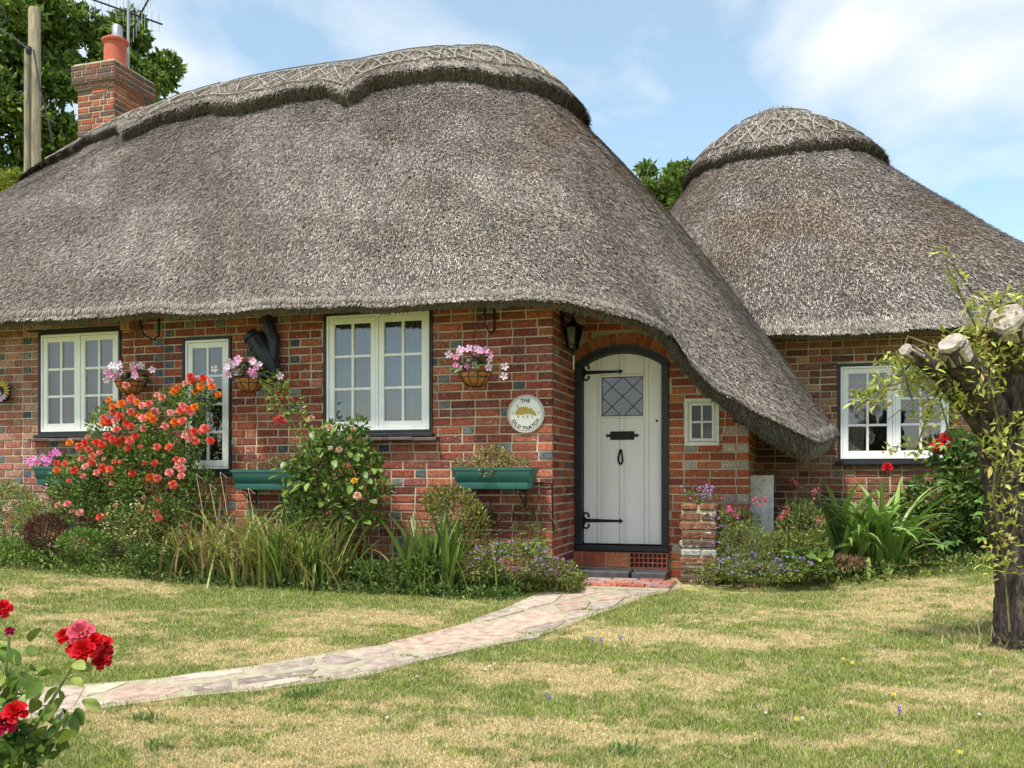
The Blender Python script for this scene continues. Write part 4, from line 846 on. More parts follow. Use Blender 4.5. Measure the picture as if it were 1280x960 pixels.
# ------------------------------------------------------------------ chimney
ch = MB(); c0 = W(143, 74, 2.05); cx1 = c0[0]; cw = 0.66; cdp = 0.78; ztop = c0[2]
CHX0, CHX1, CY0, CY1 = cx1 - cw, cx1, 2.05, 2.05 + cdp
ins = 0.055
core = MB(); core.box((CHX0 + ins, CY0 + ins, 4.6), (CHX1 - ins, CY1 - ins, ztop - 0.30)); core.box((CHX0 + .031, CY0 + .031, ztop - 0.30), (CHX1 - .031, CY1 - .031, ztop - 0.225)); core.box((CHX0 + .002, CY0 + .002, ztop - 0.2249), (CHX1 - .002, CY1 - .002, ztop - 0.004)); core.box((CHX0 + .02, CY0 + .02, ztop - 0.004), (CHX1 - .02, CY1 - .02, ztop + 0.018), (1, 1, 1))
chim = core.build('chimney', M['mortar'], cottage)
def ring_bricks(x0, x1, y0, y1, z0, z1, dark):
    nr = max(1, round((z1 - z0) / COURSE)); hgt = (z1 - z0) / nr
    for r in range(nr):
        for (O, d, n, Ln) in (((x0, y0, 0), (1, 0, 0), (0, -1, 0), x1 - x0), ((x1, y0, 0), (0, 1, 0), (1, 0, 0), y1 - y0)):
            s = -(0.06 if r % 2 else 0.0); L_ = []
            while s < Ln:
                ln = rnd.choice((HD, ST, ST)); a, b = max(s, 0.0), min(s + ln, Ln); s += ln + JT
                if b - a < 0.03: continue
                pal = ([(0.16, 0.085, 0.065), (0.12, 0.08, 0.07), (0.22, 0.09, 0.06)] if rnd.random() < dark else ORG); c = rnd.choice(pal)
                L_.append((a, b, z0 + r * hgt + .006, z0 + (r + 1) * hgt - .006, c))
            for rr in brick_records(L_, O, d, n): o = bpy.data.objects.new('chimney_brick', brick_mesh(rr[3], random.randrange(6))); link(o, chim); o.matrix_local = rr[1]; o.color = (*rr[2], 1)
ring_bricks(CHX0, CHX1, CY0, CY1, ztop - 0.225, ztop - 0.004, 0.92); ring_bricks(CHX0 + .028, CHX1 - .028, CY0 + .028, CY1 - .028, ztop - 0.30, ztop - 0.225, 0.7)
ring_bricks(CHX0 + ins, CHX1 - ins, CY0 + ins, CY1 - ins, ztop - 0.975, ztop - 0.30, 0.42)
pot = MB(); pc = W(144, 60, 2.4); pot.lathe([(0.10, 0), (0.145, 0.0), (0.14, 0.03), (0.136, 0.36), (0.165, 0.375), (0.168, 0.40), (0.12, 0.432), (0.06, 0.445), (0.001, 0.446)], (pc[0], 2.4, ztop + 0.02), 24)
pot.build('chimney_pot', M['terracotta'], chim, smooth=True); pot = MB(); pot.lathe([(0.001, 0.44), (0.065, 0.44), (0.065, 0.58), (0.05, 0.60), (0.001, 0.60)], (pc[0] + .03, 2.4, ztop + 0.02), 16); pot.build('cowl', M['metal'], chim, smooth=True)
ae = empty('tv_aerial', (pc[0] + .1, 2.5, ztop), 'grey television aerial with many rods on top of the chimney', 'aerial'); ae.location = (0, 0, 0)
ax, ay, az = pc[0] + 0.02, 2.62, ztop + 0.12
m_ = MB(); m_.tube([(ax, ay, az - 0.1), (ax, ay, az + 1.15)], 0.016, 8); m_.build('mast', M['metal'], ae)
b1 = Vector((ax - 0.45, ay, az + 0.86)); b2 = Vector((ax + 0.42, ay - 0.1, az + 0.62)); 
for (q0, q1, n, hl) in ((Vector((ax - 0.42, ay - .2, az + 0.92)), Vector((ax + .38, ay + .2, az + .66)), 10, 0.17), (Vector((ax - 0.1, ay + .2, az + 0.66)), Vector((ax + .62, ay - .2, az + .98)), 9, 0.2)):
    m_ = MB(); m_.tube([q0, q1], 0.012, 6); m_.build('boom', M['iron'], ae)
    for i in range(n): q = q0.lerp(q1, (i + .5) / n); m_ = MB(); m_.tube([q - Vector((0, 0, hl * (1 - .03 * i))), q + Vector((0.0, 0, hl * (1 - .03 * i)))], 0.004, 5); m_.build('rod', M['metal'], ae)

# ------------------------------------------------------------------ planting helpers
def jit(c, n, k=0.2):
    c = np.atleast_2d(np.asarray(c, float)); i = rng.integers(0, len(c), n); return c[i] * rng.uniform(1 - k, 1 + k, (n, 1))
def unit(v): return v / (np.linalg.norm(v, axis=-1, keepdims=True) + 1e-9)
def foliage_mesh(name, Pc, Dr, ln, wd, cols, material=None, fold=0.25):
    """one folded lance-shaped leaf (4 verts, 2 tris) per point"""
    n = len(Pc); Dr = unit(Dr); r = unit(rng.normal(0, 1, (n, 3)) + np.array([0, 0, 0.0])); s_ = unit(np.cross(Dr, r)); up = np.cross(s_, Dr); ln = ln[:, None]; wd = wd[:, None]
    a = Pc; b = Pc + Dr * ln * 0.45 + s_ * wd * .5 + up * wd * fold; c = Pc + Dr * ln - up * ln * 0.08; d = Pc + Dr * ln * 0.45 - s_ * wd * .5 + up * wd * fold
    V = np.stack([a, b, c, d], 1).reshape(-1, 3); i = np.arange(n)[:, None] * 4; Fq = np.concatenate([i + [0, 1, 2], i + [0, 2, 3]], 1).reshape(-1, 3)
    return mesh_np(name, V, Fq, material or M['leaf'], np.repeat(cols, 2, 0))
def blob_pts(blobs, n, hollow=0.35):
    vol = np.array([b[1][0] * b[1][1] * b[1][2] for b in blobs]) ** 0.75; k = rng.choice(len(blobs), n, p=vol / vol.sum()); d = unit(rng.normal(0, 1, (n, 3))); r = rng.uniform(hollow, 1, n) ** (1 / 2.2)
    c = np.array([b[0] for b in blobs])[k]; R_ = np.array([b[1] for b in blobs])[k]; return c + d * R_ * r[:, None], d
GREEN = [(0.11, 0.18, 0.035), (0.15, 0.23, 0.05), (0.075, 0.13, 0.03), (0.20, 0.27, 0.06)]
MID = [(0.14, 0.24, 0.045), (0.21, 0.32, 0.065), (0.09, 0.17, 0.035)]
LIME = [(0.30, 0.36, 0.07), (0.36, 0.38, 0.10), (0.20, 0.28, 0.055)]
DARK = [(0.055, 0.11, 0.026), (0.075, 0.14, 0.03), (0.04, 0.08, 0.022)]
def plant(name, loc, label, cat, group=None): return empty(name, loc, label, cat, group)
def off(o, pts): return np.asarray(pts) - np.array(o.location)
def add_foliage(t, blobs, n, ln, wd, cols, name='foliage', up=0.5, hollow=0.35, k=0.3):
    p, d = blob_pts(blobs, n, hollow); p[:, 2] = np.maximum(p[:, 2], gz(p[:, 0], p[:, 1]) + 0.01)
    Dr = d * 0.8 + rng.normal(0, 0.55, (n, 3)) + np.array([0, 0, up]); 
    me = foliage_mesh(name, off(t, p), Dr, rng.uniform(ln * .6, ln * 1.25, n), rng.uniform(wd * .7, wd * 1.2, n), jit(cols, n, k)); o = put(me, name, t); o['kind'] = 'stuff'; return o
def add_stems(t, root, tips, r=0.006, m=None, name='stem', sag=0.0, one=True):
    mb = MB(); root = Vector(root) - Vector(t.location)
    for q in tips:
        q = Vector(q) - Vector(t.location); b = root + Vector((random.uniform(-.04, .04), random.uniform(-.03, .03), 0)); mid = b.lerp(q, .5) + Vector((random.uniform(-.05, .05), random.uniform(-.05, .05), 0.04))
        mb.tube([b, mid, q], [r, r * .8, r * .5], 5)
    return mb.build(name, m or M['stem'], t)
# --- shared small meshes
def petal_ring(mb, n, r0, r1, z0, z1, w, tilt=0, curl=0.2, col=(1, 1, 1), rot=0):
    for i in range(n):
        a = rot + 2 * PI * i / n; V = []
        for j, (f, ww) in enumerate(((0, .35), (.55, 1.0), (1, .62))):
            r = r0 + (r1 - r0) * f; z = z0 + (z1 - z0) * f - (curl * (r1 - r0) if j == 2 else 0)
            for s_ in (-1, 0, 1): b = a + s_ * w * ww; V.append((r * math.cos(b), r * math.sin(b), z + (0.12 * abs(s_) * (r1 - r0))))
        k = random.uniform(.85, 1.1); c = tuple(min(1, x * k) for x in col)
        mb.add(V, [(0, 1, 4, 3), (1, 2, 5, 4), (3, 4, 7, 6), (4, 5, 8, 7)], c)
def rose_mesh(seed, full=1.0):
    random.seed(seed); mb = MB()
    petal_ring(mb, 5, .12, 1.0, -.15, .22, .62, curl=.35, rot=.2, col=(1, 1, 1)); petal_ring(mb, 5, .10, .80, -.05, .42, .62, curl=.15, rot=.8, col=(.92, .85, .85)); petal_ring(mb, 5, .08, .55, .05, .52, .7, curl=0, rot=.3, col=(.85, .75, .75)); petal_ring(mb, 4, .04, .30, .1, .56, .8, curl=-.2, rot=.9, col=(.78, .62, .62))
    return mb.mesh('bloom', M['petal'])
ROSE = [rose_mesh(s_) for s_ in (1, 2, 3)]
def star_mesh(n=5, w=.42, lift=.25, center=None):
    mb = MB(); petal_ring(mb, n, .05, 1.0, 0, lift, w, curl=.1)
    if center: mb.lathe([(.001, .14), (.16, .1), (.2, 0)], (0, 0, 0), 6, col=center)
    return mb.mesh('bloom', M['petal'])
STAR = star_mesh(5, .56, .3); CYC = star_mesh(5, .55, .8); DAISY = star_mesh(9, .25, .05, (0.9, .6, .05)); 
def leaf_mesh(shape, seed=0, nseg=4, curl=0.25, fold=.25):
    """length 1 along +Y, built as a folded, curved blade"""
    mb = MB(); V = []
    for i in range(nseg + 1):
        f = i / nseg; w_ = shape(f); z = -curl * f * f; V += [(-w_, f, z + fold * w_), (0, f, z), (w_, f, z + fold * w_)]
    fs = []
    for i in range(nseg): a = 3 * i; fs += [(a, a + 1, a + 4, a + 3), (a + 1, a + 2, a + 5, a + 4)]
    mb.add(V, fs); return mb.mesh('leaf', M['leafobj'], smooth=True)
OVAL = [leaf_mesh(lambda f: .33 * math.sin(PI * min(.985, f * .9 + .06)) ** .8, curl=c) for c in (.15, .35)]
LANCE = [leaf_mesh(lambda f: .17 * math.sin(PI * min(.985, f * .92 + .05)) ** .8, curl=c) for c in (.15, .4)]
def palmate(seed=0):
    mb = MB(); n = 5; V = [(0, 0, 0)]; r = random.Random(seed); pts = []
    for i in range(n):
        a = math.radians(-100 + 50 * i); R_ = (.55, .85, 1.0, .85, .55)[i]; pts += [((a - .22), R_ * .62), (a, R_), ((a + .22), R_ * .62), (a + .436, R_ * .42)]
    pts = pts[:-1]
    for a, q in pts: V.append((q * .6 * math.sin(a) , .3 + q * .62 * math.cos(a), -.12 * q + r.uniform(-.03, .03)))
    V[0] = (0, .22, .05); mb.add(V, [(0, i, i + 1) for i in range(1, len(V) - 1)] + [(0, len(V) - 1, 1)]); return mb.mesh('leaf', M['leafobj'])
PALM = [palmate(s_) for s_ in (1, 2, 3)]
def inst(me, name, parent, loc, direction, scale, color, spin=None, up=(0, 0, 1), yaxis=True):
    """copy of a shared mesh: its Y (leaf) or Z (flower) axis along direction"""
    d = Vector(direction).normalized(); q = d.to_track_quat('Y', 'Z') if yaxis else d.to_track_quat('Z', 'Y')
    if spin is None: spin = random.uniform(-.5, .5) if yaxis else random.uniform(0, 6.28)
    Mx = Matrix.Translation(Vector(loc) - Vector(parent.location if parent else (0, 0, 0))) @ q.to_matrix().to_4x4() @ Matrix.Rotation(spin, 4, 'Y' if yaxis else 'Z') @ (Matrix.Diagonal((scale, scale, scale, 1)) if not hasattr(scale, '__len__') else Matrix.Diagonal((*scale, 1)))
    o = bpy.data.objects.new(name, me); link(o, parent); o.matrix_local = Mx; o.color = (*color, 1); return o
TOCAM = lambda p: (Vector(CAM) - Vector(p)).normalized()
def strap_leaves(t, root, n, length, width, cols, droop=0.9, spread=0.12, m='leafobj', dirs=None, name='leaf', upright=0.5):
    """arching strap leaves, each an object"""
    root = Vector(root)
    for i in range(n):
        a = random.uniform(0, 2 * PI) if dirs is None else random.uniform(*dirs); ln = length * random.uniform(.65, 1.1); lean = random.uniform(.1, 1) * (1 - upright) + 0.1; w_ = width * random.uniform(.75, 1.15)
        b = Vector((random.uniform(-spread, spread), random.uniform(-spread, spread) * .7, 0)); p = Vector((0, 0, 0)); el = PI / 2 - lean * .9; V = []; seg = 8; side = Vector((-math.sin(a), math.cos(a), 0)); dr = droop * random.uniform(.5, 1.3) * (0.5 + lean)
        tw = random.uniform(-.8, .8)
        for k in range(seg + 1):
            f = k / seg; ww = w_ * (0.75 + .5 * math.sin(PI * min(1, f + .15))) * (1 - f ** 5) * .5 + .0005; d_ = Vector((math.cos(a) * math.cos(el), math.sin(a) * math.cos(el), math.sin(el))); nrm = side.cross(d_)
            sd2 = (side * math.cos(tw * f) + nrm * math.sin(tw * f)); V += [p - sd2 * ww - nrm * ww * .35, p.copy(), p + sd2 * ww - nrm * ww * .35]
            p = p + d_ * ln / seg; el -= dr * (.25 + f * 1.6) / seg * 1.6
        mb = MB(); fs = []
        for k in range(seg): c = 3 * k; fs += [(c, c + 1, c + 4, c + 3), (c + 1, c + 2, c + 5, c + 4)]
        mb.add(V, fs); me = mb.mesh(name, M[m], smooth=True); o = bpy.data.objects.new(name, me); link(o, t); o.location = root + b - Vector(t.location); c = random.choice(cols); k_ = random.uniform(.8, 1.25); o.color = (c[0] * k_, c[1] * k_, c[2] * k_, 1)
def blade_mass(t, root, n, length, width, cols, spread, droop=1.0, name='blades'):
    """dry grassy leaves too fine to pick apart: one mesh"""
    b = np.array(root)[None] + rng.normal(0, 1, (n, 3)) * np.array(spread); b[:, 2] = gz(b[:, 0], b[:, 1]); a = rng.uniform(0, 2 * PI, n); ln = rng.uniform(.5, 1.1, n) * length; el = PI / 2 - rng.uniform(.05, .75, n); side = np.stack([-np.sin(a), np.cos(a), 0 * a], 1); seg = 5; p = b.copy(); L_ = []; 
    for k in range(seg + 1):
        f = k / seg; ww = (width * (1 - f ** 3) * .5 + .0003); L_ += [p - side * ww, p + side * ww]; d_ = np.stack([np.cos(a) * np.cos(el), np.sin(a) * np.cos(el), np.sin(el)], 1); p = p + d_ * (ln / seg)[:, None]; el = el - droop * rng.uniform(.3, 1.0, n) * (.2 + f) * .55
    V = np.stack(L_, 1); i = np.arange(n)[:, None] * (2 * (seg + 1)); Fq = np.concatenate([i + [2 * k, 2 * k + 1, 2 * k + 3, 2 * k + 2] for k in range(seg)], 1).reshape(-1, 4)
    o = put(mesh_np(name, off(t, V.reshape(-1, 3)), Fq, M['leaf'], np.repeat(jit(cols, n, .3), seg, 0)), name, t); o['kind'] = 'stuff'; return o
def flower_mass(t, pts, size, cols, name='blossom', n=None):
    """tiny flowers too small to pick apart"""
    pts = np.asarray(pts); n = len(pts); d = unit(rng.normal(0, 1, (n, 3)) * .7 + np.array(TOCAM(pts.mean(0))) ); a = unit(np.cross(d, rng.normal(0, 1, (n, 3)))); b = np.cross(d, a); s_ = rng.uniform(.6, 1.2, n)[:, None] * size * .5
    q = off(t, pts); V = np.stack([q + a * s_, q + b * s_ * .9, q - a * s_, q - b * s_ * .9, q + d * s_ * .3], 1).reshape(-1, 3); i = np.arange(n)[:, None] * 5; Fq = np.concatenate([i + [0, 1, 4], i + [1, 2, 4], i + [2, 3, 4], i + [3, 0, 4]], 1).reshape(-1, 3)
    o = put(mesh_np(name, V, Fq, M['petal'], np.repeat(jit(cols, n, .15), 4, 0)), name, t); o['kind'] = 'stuff'; return o
def g3(px, py, dz=0.0): q = G(px, py); return (q[0], q[1], q[2] + dz)
def at(px, py, v): return W(px, py, v)
def bl(px, py, v, rx, ry, rd=0.18):
    c = W(px, py, v); s_ = P(*c)[2] / FPX; return (c, (rx * s_, rd, ry * s_))
# ------------------------------------------------------------------ coral rose bush
def root_at(px, v): u = W(px, 700, v)[0]; return (u, v, float(gz(u, v)))
r0 = root_at(180, -0.35)
t = plant('rose_bush', r0, 'large rose bush covered in coral and orange blooms in front of the two left windows', 'rose bush')
B_ = [bl(190, 600, -.35, 62, 60, .28), bl(130, 600, -.35, 52, 48, .25), bl(215, 540, -.3, 48, 55, .22), bl(242, 500, -.28, 28, 26, .15), bl(145, 540, -.32, 38, 40, .2), bl(90, 610, -.35, 32, 32, .2), bl(190, 660, -.35, 55, 30, .22), bl(100, 645, -.4, 36, 28, .2), bl(250, 620, -.35, 24, 40, .15)]
add_foliage(t, B_, 11000, .045, .022, GREEN + MID, up=.2); add_foliage(t, B_, 1500, .03, .012, LIME, hollow=.8)
add_stems(t, r0, [W(px, py, -.33) for px, py in ((240, 500), (215, 530), (150, 530), (120, 590), (190, 580), (95, 600), (230, 560))], .010)
CORAL = [(.80, .10, .06), (.85, .16, .10), (.80, .18, .14), (.85, .30, .25), (.78, .08, .05)]; ORNG = [(.90, .22, .03), (.92, .30, .03)]; PNKR = [(.85, .30, .28), (.88, .42, .36)]
BL = [(147,478,1),(152,505,1),(136,500,1),(141,508,1),(157,482,0),(163,500,0),(178,507,2),(186,505,0),(165,497,1),(172,503,1),(140,515,0),(150,520,0),(163,515,0),(175,520,1),(158,530,0),(130,522,0),(127,529,1),(135,528,0),(145,537,0),(163,533,0),(180,536,2),(193,515,2),(192,524,1),(186,520,1),(207,533,0),(214,516,2),(238,471,0),(254,473,0),(262,476,2),(252,483,1),(244,489,1),(217,490,1),(273,493,1),(264,483,1),(241,475,0),(222,486,1),(232,480,2),(203,497,0),(196,494,2),(228,507,0),(235,512,0),(243,509,1),(226,514,0),(239,515,2),(220,528,1),(229,526,0),(236,538,2),(230,545,2),(243,540,0),(251,540,2),(239,548,0),(246,552,0),(264,551,0),(254,535,2),(257,536,0),(170,545,0),(163,551,0),(154,549,0),(148,553,0),(140,549,0),(135,545,0),(128,556,0),(120,553,0),(125,565,0),(160,560,0),(196,559,0),(212,559,0),(106,554,0),(100,558,0),(87,553,1),(110,562,0),(117,570,0),(114,578,0),(103,573,0),(82,580,0),(93,588,0),(71,588,1),(71,579,0),(107,583,2),(104,595,0),(120,591,0),(129,586,0),(137,587,0),(129,585,0),(166,592,0),(193,579,0),(188,597,1),(196,598,0),(211,591,2),(222,575,0),(227,576,0),(221,583,2),(227,586,2),(226,595,2),(217,606,0),(176,638,0),(195,640,0),(199,648,0),(126,646,0),(73,632,2),(84,630,2),(100,641,2),(145,525,2),(180,523,2)]
def bloom(t, px, py, v, size, col, me=None, name='bloom', tilt=.5):
    p = W(px, py, v); d = TOCAM(p) + Vector((random.uniform(-tilt, tilt), 0, random.uniform(-tilt * .4, tilt) + .25)); inst(me or random.choice(ROSE), name, t, p, d, size * random.uniform(.85, 1.15), col, yaxis=False)
for (px, py, k) in BL:
    pal = (CORAL, ORNG, PNKR)[k]; bloom(t, px + random.uniform(-1, 1), py, -.58 + random.uniform(-.05, .05) + (.18 if py < 500 else 0), .038, random.choice(pal))
for i in range(14):
    px, py = random.uniform(80, 240), random.uniform(545, 660); bloom(t, px, py, -.56, .025, random.choice(CORAL + PNKR))
# ------------------------------------------------------------------ hanging baskets
def basket(px, py, v, label, r=.135, bracket=True, hook=None, nfl=16, seed=0, trail=False, extra=()):
    c = W(px, py, v); t = plant('hanging_basket', (c[0], c[1], c[2]), label, 'hanging basket', 'hanging baskets of pink cyclamen on the front wall'); z0 = c[2]; random.seed(seed)
    mb = MB(); mb.lathe([(.001, -r * .86), (r * .35, -r * .82), (r * .7, -r * .62), (r * .93, -r * .28), (r, 0), (r * .94, 0), (r * .86, -.03), (.001, -.03)], (0, 0, 0), 22); mb.build('liner', M['coir'], t, smooth=True)
    mb = MB(); q = r * 1.02
    for zz, rr in ((0, 1.0), (-.3, .93)): mb.tube([(q * rr * math.cos(a), q * rr * math.sin(a), zz * r) for a in [2 * PI * i / 20 for i in range(21)]], .0035, 5, cap=False)
    for i in range(10):
        a = 2 * PI * i / 10 + .2; mb.tube([(q * f * math.cos(a), q * f * math.sin(a), zz * r) for f, zz in ((1, 0), (.94, -.3), (.71, -.63), (.36, -.84), (.03, -.88))], .003, 4)
    for i in range(3):
        a = 2 * PI * i / 3 + .5; mb.tube([(q * math.cos(a), q * math.sin(a), 0), (0, 0, .36)], .0018, 4)
    mb.build('wire_frame', M['iron'], t)
    B = [((c[0], c[1], z0 + .05), (r * .95, r * .9, .09)), ((c[0] + .02, c[1], z0 + .12), (r * .5, r * .5, .08))]; n = 46
    p, d = blob_pts(B, n, .5)
    for i in range(n): inst(random.choice(OVAL), 'leaf', t, p[i], (d[i][0], d[i][1] - .3, random.uniform(-.3, .5)), random.uniform(.055, .09), random.choice(DARK + [(.10, .15, .09), (.06, .10, .05)]))
    for i in range(nfl):
        a = random.uniform(-1, 1); fx = a * r * 1.25; fz = random.uniform(.02, .25) * (1 - .5 * abs(a)) + .01; q_ = Vector((c[0] + fx, c[1] - r * random.uniform(.3, .95), z0 + fz)); col = random.choice([(.78, .40, .62), (.82, .55, .72), (.85, .70, .80), (.72, .30, .52)])
        inst(random.choice([CYC, STAR]), 'flower', t, q_, TOCAM(q_) + Vector((random.uniform(-.6, .6), 0, random.uniform(-.2, .8))), random.uniform(.026, .038), col, yaxis=False)
    for (ex, ey) in extra:
        q_ = Vector(W(ex, ey, v - .05)); inst(STAR, 'flower', t, q_, TOCAM(q_), .034, (.85, .68, .78), yaxis=False)
        mb = MB(); b = q_ - Vector(t.location); mb.tube([b, b * .5 + Vector((0, 0, .06)), (0, 0, 0)], .002, 4); mb.build('stalk', M['green_stem'], t)
    return t
def bracket(px, py, v, label, w_=.20):
    c = W(px, py, v); t = plant('bracket', (c[0], 0, c[2]), label, 'wall bracket', 'black iron hooks under the thatch'); mb = MB()
    mb.box((-.012, -.012, -.06), (.012, -.009, .16)); mb.tube([(0, -.014, .14), (0, -.10, .15), (0, v, .12)], .007, 6)
    mb.tube([(-.0, -.012, -.05), (-.0, v * .35, -.10), (0, v * .75, -.08), (0, v, -.02), (0, v, .10)], .0065, 6); mb.tube([(0, v, .10), (0.0, v - .02, .02), (.0, v + .01, -.02), (0, v + .03, .01)], .006, 6); mb.build('scroll', M['iron'], t); return t
basket(164, 478, -.27, 'pink cyclamen basket above the coral roses, left of the tall narrow window', seed=1, extra=[(133, 464), (190, 462), (133, 475)])
t = basket(312, 474, -.27, 'pink cyclamen basket beside the black wrapped bundle, with red fuchsia trailing under it', seed=2, extra=[(285, 452), (268, 461), (350, 470)])
FUT = t
basket(594, 466, -.27, 'pink cyclamen basket above the round name plate', seed=3, extra=[(561, 443), (630, 470), (631, 458), (575, 440)])
bracket(176, 408, -.27, 'black iron hook beside the oak block near the left window'); bracket(606, 398, -.27, 'black iron hook over the basket near the name plate')
# trailing fuchsia of the middle basket
tips = [W(x, y, -.3) for x, y in ((352, 520), (375, 560), (400, 590), (370, 545), (335, 525), (385, 520))]; mb = MB(); o0 = Vector(FUT.location)
for q in tips: q = Vector(q); b = o0 + Vector((.08, -.05, .02)); mb.tube([b - o0, b.lerp(q, .4) + Vector((.05, 0, .04)) - o0, q - o0], .003, 4)
mb.build('stalk', M['green_stem'], FUT)
add_foliage(FUT, [bl(358, 500, -.3, 26, 24, .06), bl(345, 478, -.3, 16, 14, .05), bl(372, 525, -.3, 18, 20, .05), bl(395, 560, -.3, 14, 30, .05)], 260, .05, .028, LIME + MID, up=-.1)
for x, y in ((352, 518), (357, 524), (347, 522), (353, 496), (366, 497)):
    q = W(x, y, -.36); inst(CYC, 'flower', FUT, q, Vector((random.uniform(-.3, .3), -.5, -1)), .045 if y > 500 else .02, (.75, .10, .12), yaxis=False)
# ornament at the left edge
c = W(3, 491, -.06); t = plant('wall_ornament', c, 'yellow sunflower ornament hanging at the left end of the brick wall', 'ornament'); mb = MB(); MM = Matrix.Rotation(PI / 2, 4, 'X')
mb.lathe([(.001, .012), (.10, .010), (.105, 0), (.001, 0)], (0, 0, 0), 20); mb.v = [tuple(MM @ Vector(p)) for p in mb.v]; mb.build('disc', M['iron'], t)
for i in range(18):
    a = 2 * PI * i / 18; mb = MB(); mb.prism([(.045 * math.cos(a - .12), .045 * math.sin(a - .12)), (.09 * math.cos(a - .10), .09 * math.sin(a - .10)), (.115 * math.cos(a), .115 * math.sin(a)), (.09 * math.cos(a + .10), .09 * math.sin(a + .10)), (.045 * math.cos(a + .12), .045 * math.sin(a + .12))], lambda x, y, d_: (x, -d_, y + .02), .014, .019); o = mb.build('petal', M['petal'], t); o.color = (.75, .55, .12, 1)
for x, y in ((.03, -.07), (.06, -.05), (-.02, -.06), (.0, -.02)): inst(STAR, 'flower', t, Vector(c) + Vector((x, -.035, y)), (0, -1, .3), .03, (.75, .6, .85), yaxis=False)
# ------------------------------------------------------------------ green troughs
def trough(x0, x1, y0, y1, v, label, foot=True):
    a = W(x0, y1, v); b = W(x1, y0, v); w_ = b[0] - a[0]; h_ = b[2] - a[2]; cx = (a[0] + b[0]) / 2; t = plant('planter', (cx, v, a[2]), label, 'planter', 'green plastic troughs on the front wall'); mb = MB(); d0, d1 = .085, .07
    def ring(z, sx, sy): e = .03; X, Y_ = w_ / 2 * sx, d0 * sy; return [(-X + e, -Y_, z), (X - e, -Y_, z), (X, -Y_ + e, z), (X, Y_ - e, z), (X - e, Y_, z), (-X + e, Y_, z), (-X, Y_ - e, z), (-X, -Y_ + e, z)]
    rings = [ring(0, .86, .75), ring(.004, .88, .78), ring(h_ * .27, .905, .86), ring(h_ * .30, .90, .85), ring(h_ * .32, .915, .88), ring(h_ * .86, .975, .97), ring(h_ * .87, 1.0, 1.05), ring(h_, 1.01, 1.07), ring(h_, .96, .92), ring(h_ * .85, .95, .9)]
    V = [p for r_ in rings for p in r_]; fs = [tuple(range(7, -1, -1))]
    for i in range(len(rings) - 1): fs += [(8 * i + k, 8 * i + (k + 1) % 8, 8 * i + 8 + (k + 1) % 8, 8 * i + 8 + k) for k in range(8)]
    mb.add(V, fs); mb.build('trough', M['planter'], t, smooth=True); mb = MB(); n = len(rings) - 1; mb.add([(p[0] * .99, p[1] * .99, h_ * .88) for p in rings[-1]], [tuple(range(8))]); mb.build('compost', M['soil'], t)
    mb = MB()
    for sx in (-.62, .62): X = w_ / 2 * sx; mb.tube([(X, -.085, -.004), (X, .02, -.012), (X, -v - .01, -.02)], .006, 5); mb.tube([(X, -v - .01, .1), (X, -v - .01, -.18)], .006, 5); mb.tube([(X, -.09, -.02), (X, -v - .01, -.16)], .005, 5)
    mb.build('bracket', M['iron'], t); return t, (cx, v, b[2])
t, q = trough(567, 672, 584, 611, -.16, 'green trough of dry yellowish plants under the round name plate')
add_foliage(t, [bl(615, 572, -.17, 26, 15, .07), bl(590, 579, -.17, 24, 9, .07), bl(640, 580, -.17, 25, 8, .07), bl(608, 588, -.26, 12, 8, .02)], 1500, .028, .014, [(.44, .36, .15), (.30, .32, .09), (.46, .38, .2), (.18, .25, .06), (.30, .16, .09)], up=.3)
flower_mass(t, [W(random.uniform(575, 660), random.uniform(566, 585), -.22) for i in range(26)], .018, [(.55, .42, .25), (.5, .25, .3)])
t, q = trough(292, 384, 587, 612, -.16, 'green trough between the tall window and the leafy rose bush')
add_foliage(t, [bl(330, 582, -.17, 38, 8, .07), bl(355, 578, -.17, 22, 11, .07)], 700, .028, .010, [(.26, .20, .09), (.16, .18, .05), (.30, .25, .12)], up=.3)
t, q = trough(46, 126, 583, 606, -.16, 'green trough of pink petunias under the left window')
add_foliage(t, [bl(70, 577, -.16, 30, 9, .06)], 260, .045, .026, MID, up=.3)
for x, y in ((33, 575), (42, 573), (56, 574), (58, 580), (64, 568), (69, 564), (53, 572), (38, 579), (72, 567), (61, 575), (48, 578)): q = W(x, y, -.24); inst(STAR, 'flower', t, q, TOCAM(q) + Vector((random.uniform(-.4, .4), 0, .4)), .032, random.choice([(.80, .22, .62), (.85, .35, .70), (.75, .15, .50)]), yaxis=False)
# ------------------------------------------------------------------ name plate
c = W(657.5, 517.5, -.012); t = plant('name_plate', (c[0], -.0095, c[2]), 'round white plate reading THE OLD THATCH with a painted cottage', 'sign'); RR = .163
mb = MB(); mb.lathe([(.001, .016), (RR * .93, .016), (RR * .955, .013), (RR * .97, .017), (RR, .015), (RR * 1.01, .006), (RR, 0.0)], (0, 0, 0), 48); mb.v = [tuple(MM @ Vector(p)) for p in mb.v]; mb.build('disc', M['sign'], t, smooth=True)
mb = MB(); mb.tube([((RR * .885) * math.cos(a), -.0165, RR * .885 * math.sin(a)) for a in [2 * PI * i / 48 for i in range(49)]], .0017, 4, cap=False); mb.build('ring', M['ink'], t)
mb = MB(); mb.tube([((RR * .965) * math.cos(a), -.0165, RR * .965 * math.sin(a)) for a in [2 * PI * i / 48 for i in range(49)]], .004, 6, cap=False); mb.build('rim', M['signrim'], t)
